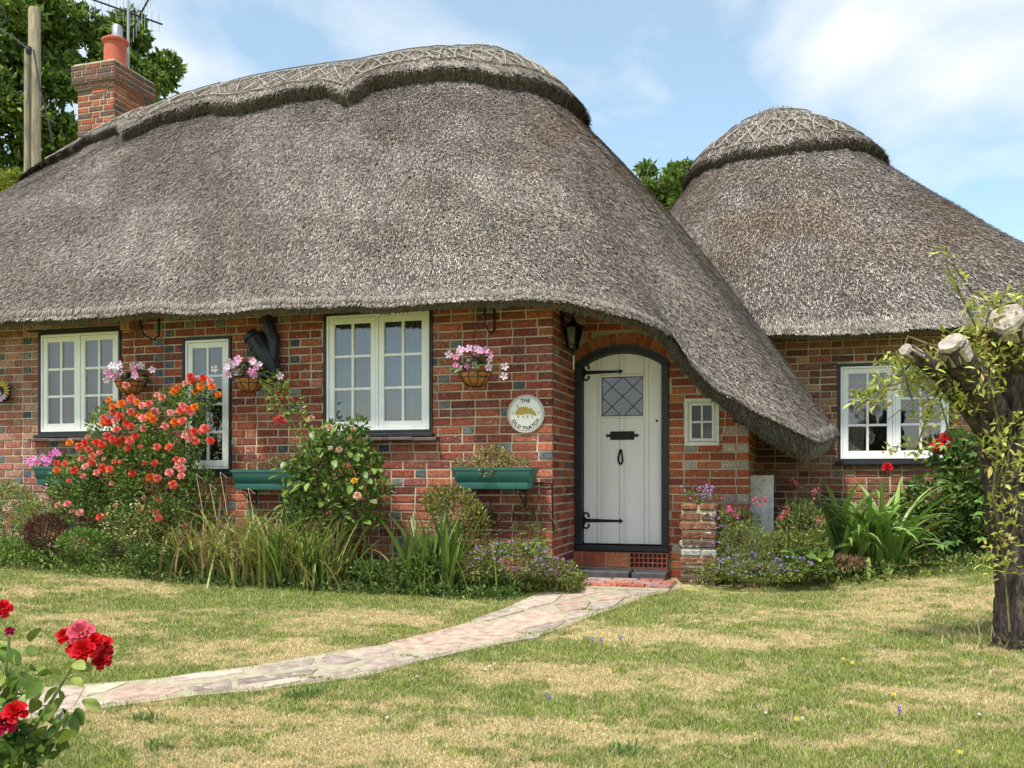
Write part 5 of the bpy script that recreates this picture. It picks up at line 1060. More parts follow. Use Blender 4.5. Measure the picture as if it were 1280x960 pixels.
def letter(ch, ang, rad, size, flip):
    cu = bpy.data.curves.new('letter', 'FONT'); cu.body = ch; cu.size = size; cu.align_x = 'CENTER'; cu.align_y = 'CENTER'; cu.extrude = .0008; cu.offset = .0011; cu.materials.append(M['ink']); o = bpy.data.objects.new('letter', cu); link(o, t)
    a = math.radians(ang); loc_ = (rad * math.sin(a), -.0178, rad * math.cos(a)); me_ = bpy.data.meshes.new_from_object(o); bpy.data.objects.remove(o); bpy.data.curves.remove(cu); me_.name = 'letter'; o = bpy.data.objects.new('letter', me_); link(o, t); rot = a if not flip else a + PI
    o.matrix_local = Matrix.Translation(loc_) @ Matrix.Rotation(rot, 4, 'Y') @ Matrix.Rotation(PI / 2, 4, 'X')
for ch_, a in zip('THE', (-13, 0, 13)): letter(ch_, a * 1.15, RR * .70, .045, False)
low = 'OLD THATCH'; angs = [238, 223, 208, None, 188, 174, 160, 146, 133, 119]
for ch_, a in zip(low, angs):
    if a: letter(ch_, a, RR * .74, .040, True)
mb = MB()
for s_ in (-1, 1): mb.lathe([(.001, .0012), (.006, .0012), (.006, 0)], (s_ * RR * .74, -.016, RR * .10), 8)
n0 = 0; mb2 = MB()
for s_ in (-1, 1): mb2.prism([(s_ * RR * .72 + .006 * math.cos(a), RR * .06 + .006 * math.sin(a)) for a in [2 * PI * i / 8 for i in range(8)]], lambda x, y, d_: (x, -d_, y), .016, .0175)
mb2.build('dot', M['ink'], t)
yk = RR
for poly, m_, dd in (([(-.62, -.22), (.62, -.22), (.60, .0), (-.60, .0)], 'sign', .0168), ([(-.66, -.02), (-.58, .14), (-.36, .34), (.08, .36), (.16, .26), (.34, .28), (.62, .02), (.66, -.12), (.40, -.06), (.2, .0), (-.2, -.04), (-.5, -.06)], 'ochre', .0176), ([(-.52, .3), (-.52, .46), (-.44, .46), (-.44, .3)], 'signrim', .0172), ([(-.5, -.2), (-.38, -.2), (-.38, -.08), (-.5, -.08)], 'signrim', .0174), ([(.05, -.2), (.17, -.2), (.17, -.06), (.05, -.06)], 'signrim', .0174), ([(-.2, -.2), (-.08, -.2), (-.08, -.08), (-.2, -.08)], 'signrim', .0174), ([(.35, -.2), (.45, -.2), (.45, -.1), (.35, -.1)], 'signrim', .0174)):
    mb = MB(); mb.prism([(x * yk * .9, y * yk * 1.05) for x, y in poly], lambda x, y, d_: (x, -d_, y), .0155, dd); mb.build('painted_cottage', M[m_], t)
# ------------------------------------------------------------------ oak block, black wrapped bundle, lantern, wires
c = W(170, 400, 0); mb = MB(); mb.box((c[0] - .055, -.16, c[2] - .12), (c[0] + .055, -.012, c[2] + .22), bev=.006); mb.tube([(c[0], -.165, c[2] + .05), (c[0], -.15, c[2] + .05)], .008, 8, (0, 0, 0)); tag(mb.build('timber_block', M['wood']), 'short oak block under the eaves right of the left window', 'timber block')
pts = [W(x, y, -.09) for x, y in ((313, 418), (320, 425), (330, 440), (340, 457), (345, 475))]
mb = MB(); mb.tube(pts, [.072, .085, .09, .075, .045], 10)
for k in range(5): a = Vector(pts[0]).lerp(Vector(pts[-1]), (k + .5) / 5.5) + Vector((.015, 0, .01)); d_ = (Vector(pts[-1]) - Vector(pts[0])).normalized() * .006; mb.tube([a - d_, a + d_], .098 - .006 * k, 10)
a = Vector(W(340, 405, -.07)); mb.tube([Vector(W(333, 395, -.07)), a + Vector((.02, 0, -.15)), Vector(pts[3])], [.05, .06, .06], 8)
tag(mb.build('black_bundle', M['rubber']), 'black ribbed wrapped bundle behind the middle flower basket', 'bundle')  # wrapped black bundle on the wall, ribbed like folded guttering
c = W(716, 420, .30); t = plant('wall_lantern', (0.012, .30, c[2]), 'black coach lantern hanging beside the white door', 'lantern'); lx = c[0] - .012; mb = MB()
mb.box((0, -.03, .10), (.02, .03, .24), bev=.004); mb.tube([(.01, 0, .20), (lx * .6, 0, .24), (lx, 0, .20), (lx, 0, .135)], .008, 6); mb.build('arm', M['iron'], t)
mb = MB(); mb.lathe([(.001, .15), (.02, .145), (.035, .115), (.095, .075), (.10, .068), (.001, .068)], (lx, 0, 0), 6); mb.lathe([(.001, -.13), (.035, -.13), (.05, -.115), (.001, -.112)], (lx, 0, 0), 6); mb.lathe([(.001, -.17), (.012, -.165), (.02, -.145), (.008, -.13)], (lx, 0, 0), 8)
for i in range(6): a = PI / 3 * i; mb.tube([(lx + .088 * math.cos(a), .088 * math.sin(a), .07), (lx + .045 * math.cos(a), .045 * math.sin(a), -.118)], .006, 5)
mb.build('cage', M['iron'], t); mb = MB(); mb.lathe([(.001, .035), (.02, .03), (.022, -.07), (.001, -.08)], (lx, 0, 0), 10); mb.build('bulb', M['cream'], t); mb = MB(); mb.lathe([(.083, .066), (.042, -.11)], (lx, 0, 0), 6); mb.build('pane', M['dark_glass'], t)
q = W(717, 442, .31); mb = MB(); V_ = [(q[0], .31, q[2] - .011 * i) for i in range(14)]; mb.tube(V_, [.008 if i % 2 else .0055 for i in range(14)], 6); tag(mb.build('thermometer', M['cream']), 'thin cream thermometer strip below the coach lantern', 'thermometer')
mb = MB(); q = [W(x, y, VD - .02) for x, y in ((904, 498), (907, 515), (906, 535), (901, 550), (893, 553))]; mb.tube(q, .0035, 5); tag(mb.build('cable', M['cream']), 'thin pale cable looping down right of the small window', 'cable')
mb = MB(); q = W(926, 524, VD - .04); mb.box((q[0] - .05, q[1], q[2] - .03), (q[0] + .06, q[1] + .03, q[2] + .03), bev=.005); tag(mb.build('junction_box', M['rubber']), 'small black box where thatch meets the wall right of the small window', 'junction box')
mb = MB(); q = [W(x, y, -.03) for x, y in ((650, 604), (690, 604), (691, 640), (692, 668))]; mb.tube(q, .009, 6); tag(mb.build('handrail', M['iron']), 'bent black metal bar on the wall beside the right green trough', 'metal bar')
# ------------------------------------------------------------------ little brick pier by the door
px0, px1 = 850, 896; bz = float(gz(1.05, .5)); a = W(850, 712, .42); b = W(896, 712, .42); wp = b[0] - a[0]; cxp = (a[0] + b[0]) / 2; top = W(873, 629, .42)[2]
t = plant('brick_pier', (cxp, .55, 0), 'short round-topped brick pier covered in pale lichen right of the door', 'brick pier'); mb = MB(); mb.box((-wp / 2 + .012, -.115, -.05), (wp / 2 - .012, .13, top - .02)); mb.build('mortar_core', M['path_mortar'], t)
zz = top; k = 0
hts = [.085, .078, .08, .075, .078, .07, .075, .075, .075]
for hgt in hts:
    z1_ = zz; z0_ = zz - hgt + .014; x = -wp / 2 + random.uniform(-.006, .006)
    segs = [(x, wp / 2)] if k % 2 == 0 and k else [(x, x + wp * .55), (x + wp * .55 + .008, wp / 2)]
    if k == 0: segs = [(-wp / 2 + .004, -.004), (.004, wp / 2 - .004)]
    for (s0, s1) in segs:
        if z1_ < 0: break
        for (ya, yb) in ((-.13, .0), (.006, .14)):
            mb = MB(); mb.box((s0 + random.uniform(-.004, .004), ya + random.uniform(-.006, .006), z0_), (s1, yb, z1_), bev=.022 if k == 0 else .010); o = mb.build('brick', M['lichen_brick'], t); c = random.choice([(.17, .075, .05), (.13, .08, .055), (.20, .10, .06), (.11, .075, .055)]) if k not in (5,) else (.34, .34, .30); o.color = (*c, 1)
    zz -= hgt; k += 1
t = plant('bellflower', (cxp, .5, top), 'tuft of violet bellflowers growing on top of the brick pier', 'plant')
add_foliage(t, [bl(874, 620, .5, 20, 9, .08)], 160, .025, .012, MID); flower_mass(t, [W(random.gauss(874, 11), random.uniform(606, 624), .42 + random.uniform(-.05, .1)) for i in range(55)], .024, [(.28, .20, .55), (.40, .30, .62), (.45, .2, .45)])
add_stems(t, (cxp, .5, top), [W(x, y, .45) for x, y in ((868, 608), (880, 610), (860, 616), (888, 618))], .003, M['green_stem'])
# leaning board under the thatch tip
a = W(933, 652, 1.15); b = W(967, 594, 1.15); mb = MB(); mb.box((a[0], 1.15, 0), (b[0], 1.17, b[2]), bev=.003); o = mb.build('board', M['board']); tag(o, 'weathered white board standing upright beside the wall under the thatch tip', 'board')
mb = MB(); mb.box((a[0] - .028, 1.14, 0), (a[0] - .003, 1.18, 1.45)); tag(mb.build('timber_post', M['wood']), 'dark timber post at the wall end holding up the low thatch', 'post')
# ------------------------------------------------------------------ left bed
def bush(px, v, label, cat, blobs, n, ln, wd, cols, tips=(), name='plant', sr=.005, up=.5, group=None, hollow=.35, sm=None):
    r_ = root_at(px, v); t = plant(name, r_, label, cat, group); add_foliage(t, blobs, n, ln, wd, cols, up=up, hollow=hollow)
    if tips: add_stems(t, r_, [W(x, y, v) for x, y in tips], sr, sm)
    return t
t = bush(10, -.6, 'loose pale shrub with tiny white flowers at the left edge below the wall', 'shrub', [bl(10, 640, -.55, 42, 40, .2), bl(-35, 630, -.5, 40, 50, .2), bl(45, 650, -.6, 28, 28, .15)], 6500, .034, .014, LIME + MID + [(.30, .25, .12)], ((0, 610), (30, 620)))
flower_mass(t, [W(random.uniform(-10, 60), random.uniform(600, 670), -.75) for i in range(110)], .016, [(.7, .68, .55), (.7, .5, .5)])
t = bush(58, -.8, 'dark burgundy sedum clump in front of the rose bush', 'plant', [bl(58, 668, -.8, 30, 26, .15)], 1900, .03, .014, [(.13, .035, .03), (.09, .03, .025), (.17, .06, .04), (.07, .06, .03)], ((45, 650), (70, 655), (58, 645)), up=1.2)
bush(110, -.85, 'low green leafy plant at the foot of the coral rose', 'plant', [bl(105, 678, -.85, 38, 16, .15), bl(20, 686, -.85, 50, 12, .12)], 1500, .045, .022, MID, up=.4)
t = bush(165, -.75, 'bush with small yellow-edged leaves under the coral roses', 'shrub', [bl(160, 660, -.75, 42, 30, .16), bl(205, 650, -.6, 35, 34, .15)], 2600, .028, .014, GREEN + DARK + [(.45, .38, .10)], ((150, 640), (180, 640)))
p_, _ = blob_pts([bl(160, 650, -.85, 40, 28, .1)], 130, .6); flower_mass(t, p_, .022, [(.5, .45, .12), (.55, .5, .25)])
bush(215, -.8, 'green ground plant left of the dry grassy clump', 'plant', [bl(200, 693, -.85, 50, 12, .12)], 900, .04, .02, MID + DARK)
# low cover that closes the bed to the soil
def cover(x0, x1, v0, v1, n, cols, label, hmax=.10, ln=.04, wd=.02):
    a, b = root_at(x0, v0), root_at(x1, v0); t = plant('ground_cover', root_at((x0 + x1) / 2, v0), label, 'ground cover'); u = rng.uniform(a[0], b[0], n); v = rng.uniform(v0, v1, n); h = hmax * vnoise(u * 3, v * 3, 61, 3) * 1.6
    p = np.stack([u, v, gz(u, v) + rng.uniform(0, 1, n) * h], 1); o = put(foliage_mesh('foliage', off(t, p), rng.normal(0, .7, (n, 3)) + np.array([0, -.3, .6]), rng.uniform(ln * .5, ln * 1.2, n), rng.uniform(wd * .7, wd * 1.2, n), jit(cols, n, .35)), 'foliage', t); o['kind'] = 'stuff'; return t
cover(-60, 150, -1.0, -.15, 5200, MID + GREEN + LIME, 'low green ground cover along the front of the bed at the far left', .16)
cover(150, 300, -.98, -.15, 3600, MID + DARK + GREEN, 'dark low ground cover under the coral rose bush', .14)
cover(300, 480, -.92, -.10, 3600, GREEN + DARK + [(.30, .22, .1)], 'low leaves and litter between the strappy clumps', .10)
cover(480, 640, -.88, -.08, 4400, GREEN + DARK + MID, 'low dark leaves at the foot of the iris clump', .14)
cover(640, 722, -.50, -.03, 1900, LIME + GREEN + [(.25, .15, .08)], 'low tangled leaves at the wall corner beside the door', .12)
# dry montbretia
r_ = root_at(300, -.62); t = plant('montbretia', r_, 'large clump of half-dry strappy leaves below the tall narrow window', 'grassy plant')
DRYG = [(.40, .30, .13), (.32, .26, .09), (.48, .38, .20), (.28, .34, .07), (.22, .30, .06), (.30, .38, .09), (.28, .16, .07)]
blade_mass(t, r_, 620, .74, .014, DRYG, (.40, .14, 0), droop=1.35); strap_leaves(t, r_, 60, .80, .020, DRYG + LIME, droop=1.3, spread=.36, upright=.55)
r_ = root_at(370, -.66); t = plant('montbretia', r_, 'greener clump of strappy leaves below the leafy rose bush', 'grassy plant')
blade_mass(t, r_, 420, .72, .015, LIME + [(.30, .22, .09)] + MID, (.25, .12, 0), droop=1.0); strap_leaves(t, r_, 50, .76, .024, LIME + MID + [(.34, .25, .11)], droop=1.1, spread=.24, upright=.6)
for x, y in ((245, 592), (262, 605), (275, 590), (310, 610)):
    mb = MB(); q = W(x, y, -.5); rr = root_at(x + 15, -.55); mb.tube([(0, 0, 0), (Vector(q) - Vector(rr)) * .6 + Vector((.02, 0, .03)), Vector(q) - Vector(rr), Vector(q) - Vector(rr) + Vector((.07, 0, -.05))], [.004, .003, .0025, .002], 4); o = mb.build('dry_stalk', M['straw']); o.location = rr
    o.data.color_attributes['Col'].data.foreach_set('color', [.5, .42, .26, 1] * len(o.data.loops)); tag(o, {245: 'pale bent dry stalk left of the tall narrow window', 262: 'pale dry stalk rising under the tall narrow window', 275: 'pale dry stalk at the lower right corner of the tall window', 310: 'pale dry stalk under the middle green trough'}[x], 'dry stalk')
# leafy rose bush with faded blooms
r_ = root_at(425, -.42); t = plant('rose_bush', r_, 'tall leafy rose bush with a few faded cream blooms beside the middle window', 'rose bush')
tips = [(365, 600), (385, 570), (400, 560), (425, 555), (445, 560), (470, 580), (472, 605), (450, 620), (400, 610), (430, 590), (380, 630), (420, 640), (460, 650), (608 - 200, 530)]
add_stems(t, r_, [W(x, y, -.42 + random.uniform(-.1, .1)) for x, y in tips], .008)
B_ = [bl(420, 590, -.42, 58, 46, .22), bl(400, 645, -.42, 48, 48, .22), bl(450, 610, -.42, 32, 50, .18), bl(435, 552, -.42, 30, 22, .14), bl(375, 630, -.42, 26, 44, .14), bl(395, 575, -.42, 30, 28, .14)]
B_ += [bl(x, y, -.42, 13, 15, .1) for x, y in ((362, 590), (398, 548), (465, 575), (478, 612), (360, 655), (445, 535), (470, 645), (412, 540))]; add_foliage(t, B_, 3300, .052, .034, GREEN + MID, hollow=.1)
p, d = blob_pts(B_, 300, .85)
for i in range(235): inst(random.choice(OVAL), 'leaf', t, p[i] + np.array([0, -.04, 0]), (d[i][0] + random.uniform(-.5, .5), d[i][1] * .5 - .4, random.uniform(-.7, .5)), random.uniform(.06, .092), random.choice(GREEN + MID + [(.15, .20, .07)]))
for x, y, c_, s_ in ((412, 534, (.62, .42, .28), .03), (389, 523, (.55, .38, .22), .028), (441, 536, (.70, .35, .22), .022), (424, 562, (.65, .45, .30), .026), (443, 601, (.85, .50, .04), .034), (447, 620, (.80, .55, .35), .034), (413, 560, (.7, .6, .5), .024), (437, 548, (.5, .3, .15), .018)): bloom(t, x, y, -.62, s_, c_)
p_ = W(420, 540, -.5)
# iris / sword leaves
r_ = root_at(540, -.62); t = plant('iris', r_, 'upright clump of green sword-shaped iris leaves in front of the brick wall', 'iris')
strap_leaves(t, r_, 95, .72, .032, GREEN + MID + [(.13, .18, .05)], droop=.35, spread=.20, upright=.62); strap_leaves(t, r_, 16, .5, .024, [(.34, .32, .14), (.24, .28, .08)], droop=1.2, spread=.22, upright=.4)
blade_mass(t, r_, 140, .5, .013, GREEN + LIME, (.22, .12, 0), droop=.5)
bush(500, -.72, 'dark low ground cover left of the iris clump', 'plant', [bl(470, 712, -.75, 40, 10, .12), bl(520, 708, -.78, 40, 12, .1)], 1100, .04, .02, MID + DARK)
t = bush(570, -.38, 'yellow-edged evergreen shrub under the right green trough', 'shrub', [bl(568, 640, -.38, 34, 34, .18), bl(592, 660, -.38, 20, 36, .15), bl(545, 625, -.32, 20, 18, .12)], 2600, .032, .018, [(.30, .26, .06), (.38, .32, .09), (.14, .17, .04), (.09, .12, .03)], ((560, 620), (590, 630), (575, 650)))
t = bush(650, -.55, 'sprawling mat of violet bellflowers at the corner beside the path', 'plant', [bl(640, 700, -.6, 55, 22, .2), bl(690, 712, -.5, 34, 12, .15), bl(600, 710, -.68, 30, 16, .12)], 3400, .034, .014, LIME + GREEN + [(.25, .18, .08), (.2, .1, .07)], up=.2)
p_, _ = blob_pts([bl(640, 697, -.62, 58, 22, .2), bl(690, 708, -.52, 34, 12, .15)], 230, .6); flower_mass(t, p_ + np.array([0, -.03, .01]), .022, [(.24, .18, .42), (.32, .25, .50), (.30, .17, .36)])
r_ = root_at(672, -.35); t = plant('mallow', r_, 'young plant with round bright green leaves beside the door corner', 'plant'); p, d = blob_pts([bl(670, 668, -.35, 30, 16, .12), bl(660, 682, -.4, 36, 14, .12), bl(720, 0, 0, 1, 1)] [:2], 46, .3)
for i in range(46): inst(random.choice(PALM), 'leaf', t, p[i], (random.uniform(-1, 1), -.8, random.uniform(-.3, .6)), random.uniform(.06, .1), random.choice([(.14, .26, .04), (.20, .32, .06), (.10, .18, .03)]), spin=random.uniform(-.4, .4))
add_stems(t, r_, [tuple(q) for q in p[:18]], .003, M['green_stem'])
t = plant('climber', root_at(620, -.06), 'thin trailing stems with small leaves climbing the wall under the right trough', 'climbing plant'); mb = MB(); o0 = Vector(t.location)
for pl in (((612, 690), (606, 655), (618, 640)), ((640, 690), (655, 650), (652, 615)), ((668, 690), (680, 650), (660, 618)), ((700, 665), (685, 640), (670, 612))): mb.tube([Vector(W(x, y, -.05)) - o0 for x, y in pl], .004, 4)
mb.build('stalk', M['stem'], t); add_foliage(t, [bl(615, 660, -.06, 14, 30, .03), bl(655, 650, -.06, 18, 30, .03)], 260, .035, .02, [(.16, .20, .05), (.25, .20, .08), (.2, .1, .06), (.10, .15, .04)], hollow=.1)
# ------------------------------------------------------------------ right bed
t = plant('ground_cover', (1.6, .9, 0), 'low tangled leaves between the brick pier and the old tree', 'ground cover'); m_ = 7000; q_ = rng.uniform(0, 1, m_); u = 1.15 + 3.6 * q_; v = .15 + 1.3 * q_ + rng.uniform(0, 1.4, m_); p = np.stack([u, v, gz(u, v) + rng.uniform(0, .14, m_)], 1)
o = put(foliage_mesh('foliage', off(t, p), rng.normal(0, .7, (m_, 3)) + np.array([0, -.3, .6]), rng.uniform(.02, .06, m_), rng.uniform(.012, .03, m_), jit(GREEN + DARK + LIME + [(.3, .2, .1)], m_, .35)), 'foliage', t); o['kind'] = 'stuff'
t = bush(930, .45, 'airy pale green seed heads beside the brick pier', 'plant', [bl(930, 682, .45, 34, 30, .2), bl(960, 690, .5, 40, 26, .2), bl(915, 705, .4, 24, 18, .15)], 4200, .026, .010, LIME + [(.30, .28, .12), (.34, .31, .15)] + MID, ((915, 660), (940, 655), (965, 665)), up=.8)
t = bush(985, .62, 'feathery valerian with yellow-green plumes beside the strap-leaved clump', 'plant', [bl(1000, 660, .62, 30, 36, .2), bl(985, 690, .55, 40, 26, .2), bl(1015, 690, .6, 22, 28, .15)], 4200, .036, .014, LIME + [(.30, .28, .12), (.33, .27, .14)] + MID, ((995, 620), (1010, 630), (975, 650), (1020, 645)), up=.8)
for x, y in ((994, 605), (977, 645), (983, 640), (1022, 650), (1018, 615), (953, 623), (946, 627), (912, 640), (918, 642)):
    p_ = [W(x + random.gauss(0, 3), y + random.gauss(0, 3), .5) for i in range(14)]; flower_mass(t, p_, .024, [(.55, .07, .14), (.62, .15, .22)])
add_stems(t, root_at(985, .62), [W(x, y + 6, .5) for x, y in ((994, 605), (980, 645), (1022, 650), (950, 626), (914, 642))], .003, M['green_stem'])
t = bush(945, .2, 'sprawl of violet bellflowers around the foot of the brick pier', 'plant', [bl(900, 712, .25, 24, 12, .15), bl(950, 715, .2, 55, 12, .18), bl(905, 670, .5, 14, 38, .1), bl(925, 650, .6, 26, 14, .1), bl(1000, 712, .3, 36, 12, .15)], 4200, .032, .013, GREEN + LIME + [(.2, .12, .07)], up=.2)
p_, _ = blob_pts([bl(898, 680, .4, 14, 40, .1), bl(925, 645, .6, 24, 12, .1), bl(940, 706, .15, 48, 16, .15), bl(990, 706, .2, 30, 10, .1)], 260, .6); flower_mass(t, p_ + np.array([0, -.03, .01]), .022, [(.22, .17, .44), (.30, .25, .52), (.33, .16, .36)])
flower_mass(t, [W(910 + random.gauss(0, 2), 636 + random.gauss(0, 2), .4) for i in range(10)], .035, [(.75, .1, .4)])
t = bush(1030, .75, 'broad-leaved green plant at the front of the strap-leaved clump', 'plant', [bl(1005, 705, .4, 34, 14, .14)], 250, .075, .04, MID)
for i in range(26): q = bl(1000, 704, .3, 34, 14, .1); p = blob_pts([q], 1, .5)[0][0]; inst(random.choice(OVAL), 'leaf', t, p, (random.uniform(-1, 1), -.7, random.uniform(-.2, .6)), random.uniform(.07, .11), random.choice(MID + LIME))
r_ = root_at(1080, 1.35); r_ = (r_[0], 1.35, r_[2]); t = plant('agapanthus', r_, 'big clump of arching bright green strap leaves under the right window', 'strap-leaved plant')
strap_leaves(t, r_, 190, .98, .045, [(.15, .27, .045), (.21, .34, .07), (.11, .20, .04), (.28, .38, .11)], droop=1.5, spread=.26, upright=.55)
strap_leaves(t, r_, 40, .7, .045, [(.16, .28, .05), (.24, .36, .08), (.10, .18, .04)], droop=1.8, spread=.30, upright=.25)
t = bush(1050, 1.0, 'dry brown litter and low stems at the foot of the strap-leaved clump', 'plant', [bl(1050, 703, .9, 36, 6, .2)], 700, .05, .014, [(.25, .15, .08), (.35, .25, .14), (.16, .09, .05)], up=.1)
# geranium-leaved shrub at right
r_ = root_at(1185, 1.95); t = plant('mallow', r_, 'spreading shrub of lobed dark green leaves beside the old tree', 'shrub'); B_ = [bl(1180, 640, 1.95, 62, 46, .3), bl(1150, 660, 1.75, 42, 34, .25), bl(1215, 600, 2.0, 34, 58, .25), bl(1205, 560, 2.1, 30, 20, .2), bl(1245, 640, 1.9, 50, 50, .3), bl(1290, 620, 2.0, 40, 60, .3)]
add_foliage(t, B_, 3800, .075, .045, DARK + GREEN, up=.2)
p, d = blob_pts(B_, 270, .8)
for i in range(270): inst(random.choice(PALM), 'leaf', t, p[i] + np.array([0, -.05, 0]), (d[i][0] + random.uniform(-.6, .6), d[i][1] * .4 - .7, random.uniform(-.5, .6)), random.uniform(.10, .17), random.choice([(.11, .21, .04), (.15, .28, .055), (.19, .32, .07), (.08, .15, .035)]), spin=random.uniform(-.5, .5))
add_stems(t, r_, [tuple(q) for q in p[:30]], .006, M['green_stem'])
for x, y in ((884 + 272, 654), (1161, 660)): pass
q = W(1156, 655, 1.5); inst(ROSE[0], 'bloom', t, q, TOCAM(q), .05, (.45, .03, .25), yaxis=False)
r_ = root_at(1180, 2.3); t = plant('red_rose', r_, 'red roses in front of the lower right corner of the right window', 'rose')
RED_ = [(.62, .012, .02), (.70, .02, .03), (.5, .01, .015)]
for x, y, s_ in ((1181, 547, .05), (1171, 556, .06), (1188, 557, .045), (1109, 584, .055), (1230, 563, .035), (1176, 560, .04)): bloom(t, x, y, 2.05, s_, random.choice(RED_))
add_stems(t, r_, [W(x, y + 4, 2.1) for x, y in ((1181, 547), (1171, 556), (1188, 557), (1230, 563))], .006, M['green_stem'])
mb = MB(); q = Vector(W(1109, 588, 2.05)) - Vector(r_); mb.tube([(q.x * .9, q.y, 0), q], .005, 5); mb.build('stem', M['green_stem'], t)
add_foliage(t, [bl(1195, 575, 2.2, 26, 22, .12), bl(1178, 575, 2.1, 18, 12, .1)], 240, .07, .042, DARK + GREEN)
# ------------------------------------------------------------------ old pollarded tree with a climber
tb = g3(1272, 806); Zt = P(*tb)[2]
def dt_(px, py, dz=0.0): return D(px, py, Zt + dz)
t = plant('old_tree', tb, 'old pollarded tree trunk with sawn limbs at the right edge of the lawn', 'tree'); o0 = Vector(tb)
mb = MB(); pts = [Vector(dt_(x, y)) - o0 for x, y in ((1281, 815), (1281, 795), (1281, 740), (1278, 680), (1272, 620), (1270, 560), (1272, 510), (1275, 470), (1277, 430))]
random.seed(3); rr0 = [.215, .165, .145, .15, .165, .185, .20, .205, .16]; P2, Q2 = [], []
for i in range(8):
    for k in range(8): f = k / 8; P2.append(pts[i].lerp(pts[i + 1], f)); Q2.append((rr0[i] * (1 - f) + rr0[i + 1] * f) * random.uniform(.97, 1.03))
mb.ridge = .085; mb.tube(P2, Q2, 64, jit=.012); mb.build('trunk', M['bark'], t, smooth=True)
def limb(pp, rr, dz=(0,)):
    pts = [Vector(dt_(x, y, dz[min(i, len(dz) - 1)])) - o0 for i, (x, y) in enumerate(pp)]; mb = MB(); mb.tube(pts, rr, 14, jit=.10, cap=False); mb.build('limb', M['bark'], t, smooth=True)
    e = pts[-1]; d_ = (pts[-1] - pts[-2]).normalized(); mb = MB(); mb.tube([e - d_ * .10, e - d_ * .02, e + d_ * .02], [rr[-1] * 1.04, rr[-1] * 1.06, rr[-1] * .8], 12, jit=.14); mb.build('cut_end', M['cutwood'], t)
limb([(1262, 590), (1235, 545), (1208, 505), (1175, 468), (1150, 448), (1133, 438)], [.08, .058, .05, .045, .04, .036], (0, -.1, -.2, -.3, -.35, -.4))
limb([(1262, 560), (1240, 510), (1212, 470), (1190, 430)], [.10, .085, .078, .075], (0, -.15, -.32, -.42))
limb([(1272, 480), (1268, 430), (1258, 398)], [.14, .115, .098], (0, -.2, -.38)); limb([(1280, 470), (1292, 420), (1300, 385)], [.12, .1, .09], (0, .1, .1))
t = plant('climber', tb, 'yellow-green climbing plant tangled over the sawn limbs of the old tree', 'climbing plant'); cp = []
STR = [[(1262, 790), (1255, 700), (1240, 620), (1250, 540), (1235, 470), (1225, 420), (1190, 345), (1175, 310)], [(1250, 640), (1262, 560), (1240, 500), (1205, 440), (1160, 430), (1120, 440), (1135, 475), (1090, 490), (1072, 505)],
 [(1200, 440), (1180, 470), (1160, 520), (1145, 560), (1115, 558)], [(1215, 440), (1175, 500), (1185, 535), (1160, 570)], [(1240, 480), (1260, 420), (1250, 370), (1215, 365), (1190, 330)], [(1160, 430), (1135, 420), (1125, 450), (1140, 500), (1110, 525)], [(1270, 640), (1262, 700), (1240, 620), (1270, 540)], [(1230, 450), (1270, 380), (1290, 400)], [(1150, 440), (1125, 470), (1085, 500), (1068, 512)]]
for st in STR:
    pp = [Vector(dt_(x, y, random.uniform(-.35, -.18))) - o0 for x, y in st]; mb = MB(); mb.tube(pp, [.006] * (len(pp) - 1) + [.002], 5); mb.build('stalk', M['stem'], t)
BLC = [((1212, 480), 38, 30, .2, 240), ((1165, 462), 42, 22, .18, 210), ((1240, 420), 34, 30, .2, 170), ((1130, 465), 36, 28, .14, 170), ((1180, 505), 40, 34, .15, 200), ((1100, 490), 30, 20, .1, 70), ((1080, 500), 18, 12, .06, 34), ((1265, 380), 26, 16, .15, 70), ((1240, 560), 20, 30, .2, 90), ((1255, 640), 18, 60, .2, 120), ((1250, 700), 22, 30, .15, 60), ((1150, 560), 20, 14, .1, 34), ((1112, 562), 10, 6, .05, 10), ((1195, 345), 16, 22, .08, 22), ((1175, 311), 6, 5, .03, 5), ((1270, 560), 24, 50, .2, 120), ((1230, 380), 30, 14, .12, 60), ((1220, 440), 60, 30, .2, 240), ((1155, 495), 10, 50, .05, 60)]
P_ = []; 
for (c_, rx, ry, rd, n) in BLC:
    cc = dt_(c_[0], c_[1], -.25); s_ = (Zt) / FPX; p, d = blob_pts([(cc, (rx * s_, rd, ry * s_))], n, .1); P_.append(p)
P_ = np.concatenate(P_); n = len(P_); YG = [(.42, .50, .08), (.54, .56, .13), (.32, .40, .07), (.58, .56, .20), (.22, .32, .06), (.44, .32, .10)]
o = put(foliage_mesh('foliage', off(t, P_), rng.normal(0, .8, (n, 3)) + np.array([0, -.2, .25]), rng.uniform(.03, .06, n), rng.uniform(.012, .02, n), jit(YG, n, .25)), 'foliage', t); o['kind'] = 'stuff'
for i in rng.permutation(n)[:290]: inst(random.choice(LANCE), 'leaf', t, P_[i] + np.array([0, -.03, 0]), (random.uniform(-1, 1), -.4, random.uniform(-.35, 1.1)), random.uniform(.045, .075), random.choice(YG))
mb = MB()
# tuft of grass at the foot
t = plant('grass_tuft', (tb[0], tb[1] - .15, tb[2]), 'pale long grass growing around the foot of the old tree', 'grass tuft'); blade_mass(t, (tb[0], tb[1] - .1, tb[2]), 200, .16, .005, [(.42, .36, .18), (.22, .24, .08)], (.20, .10, 0), droop=1.3)
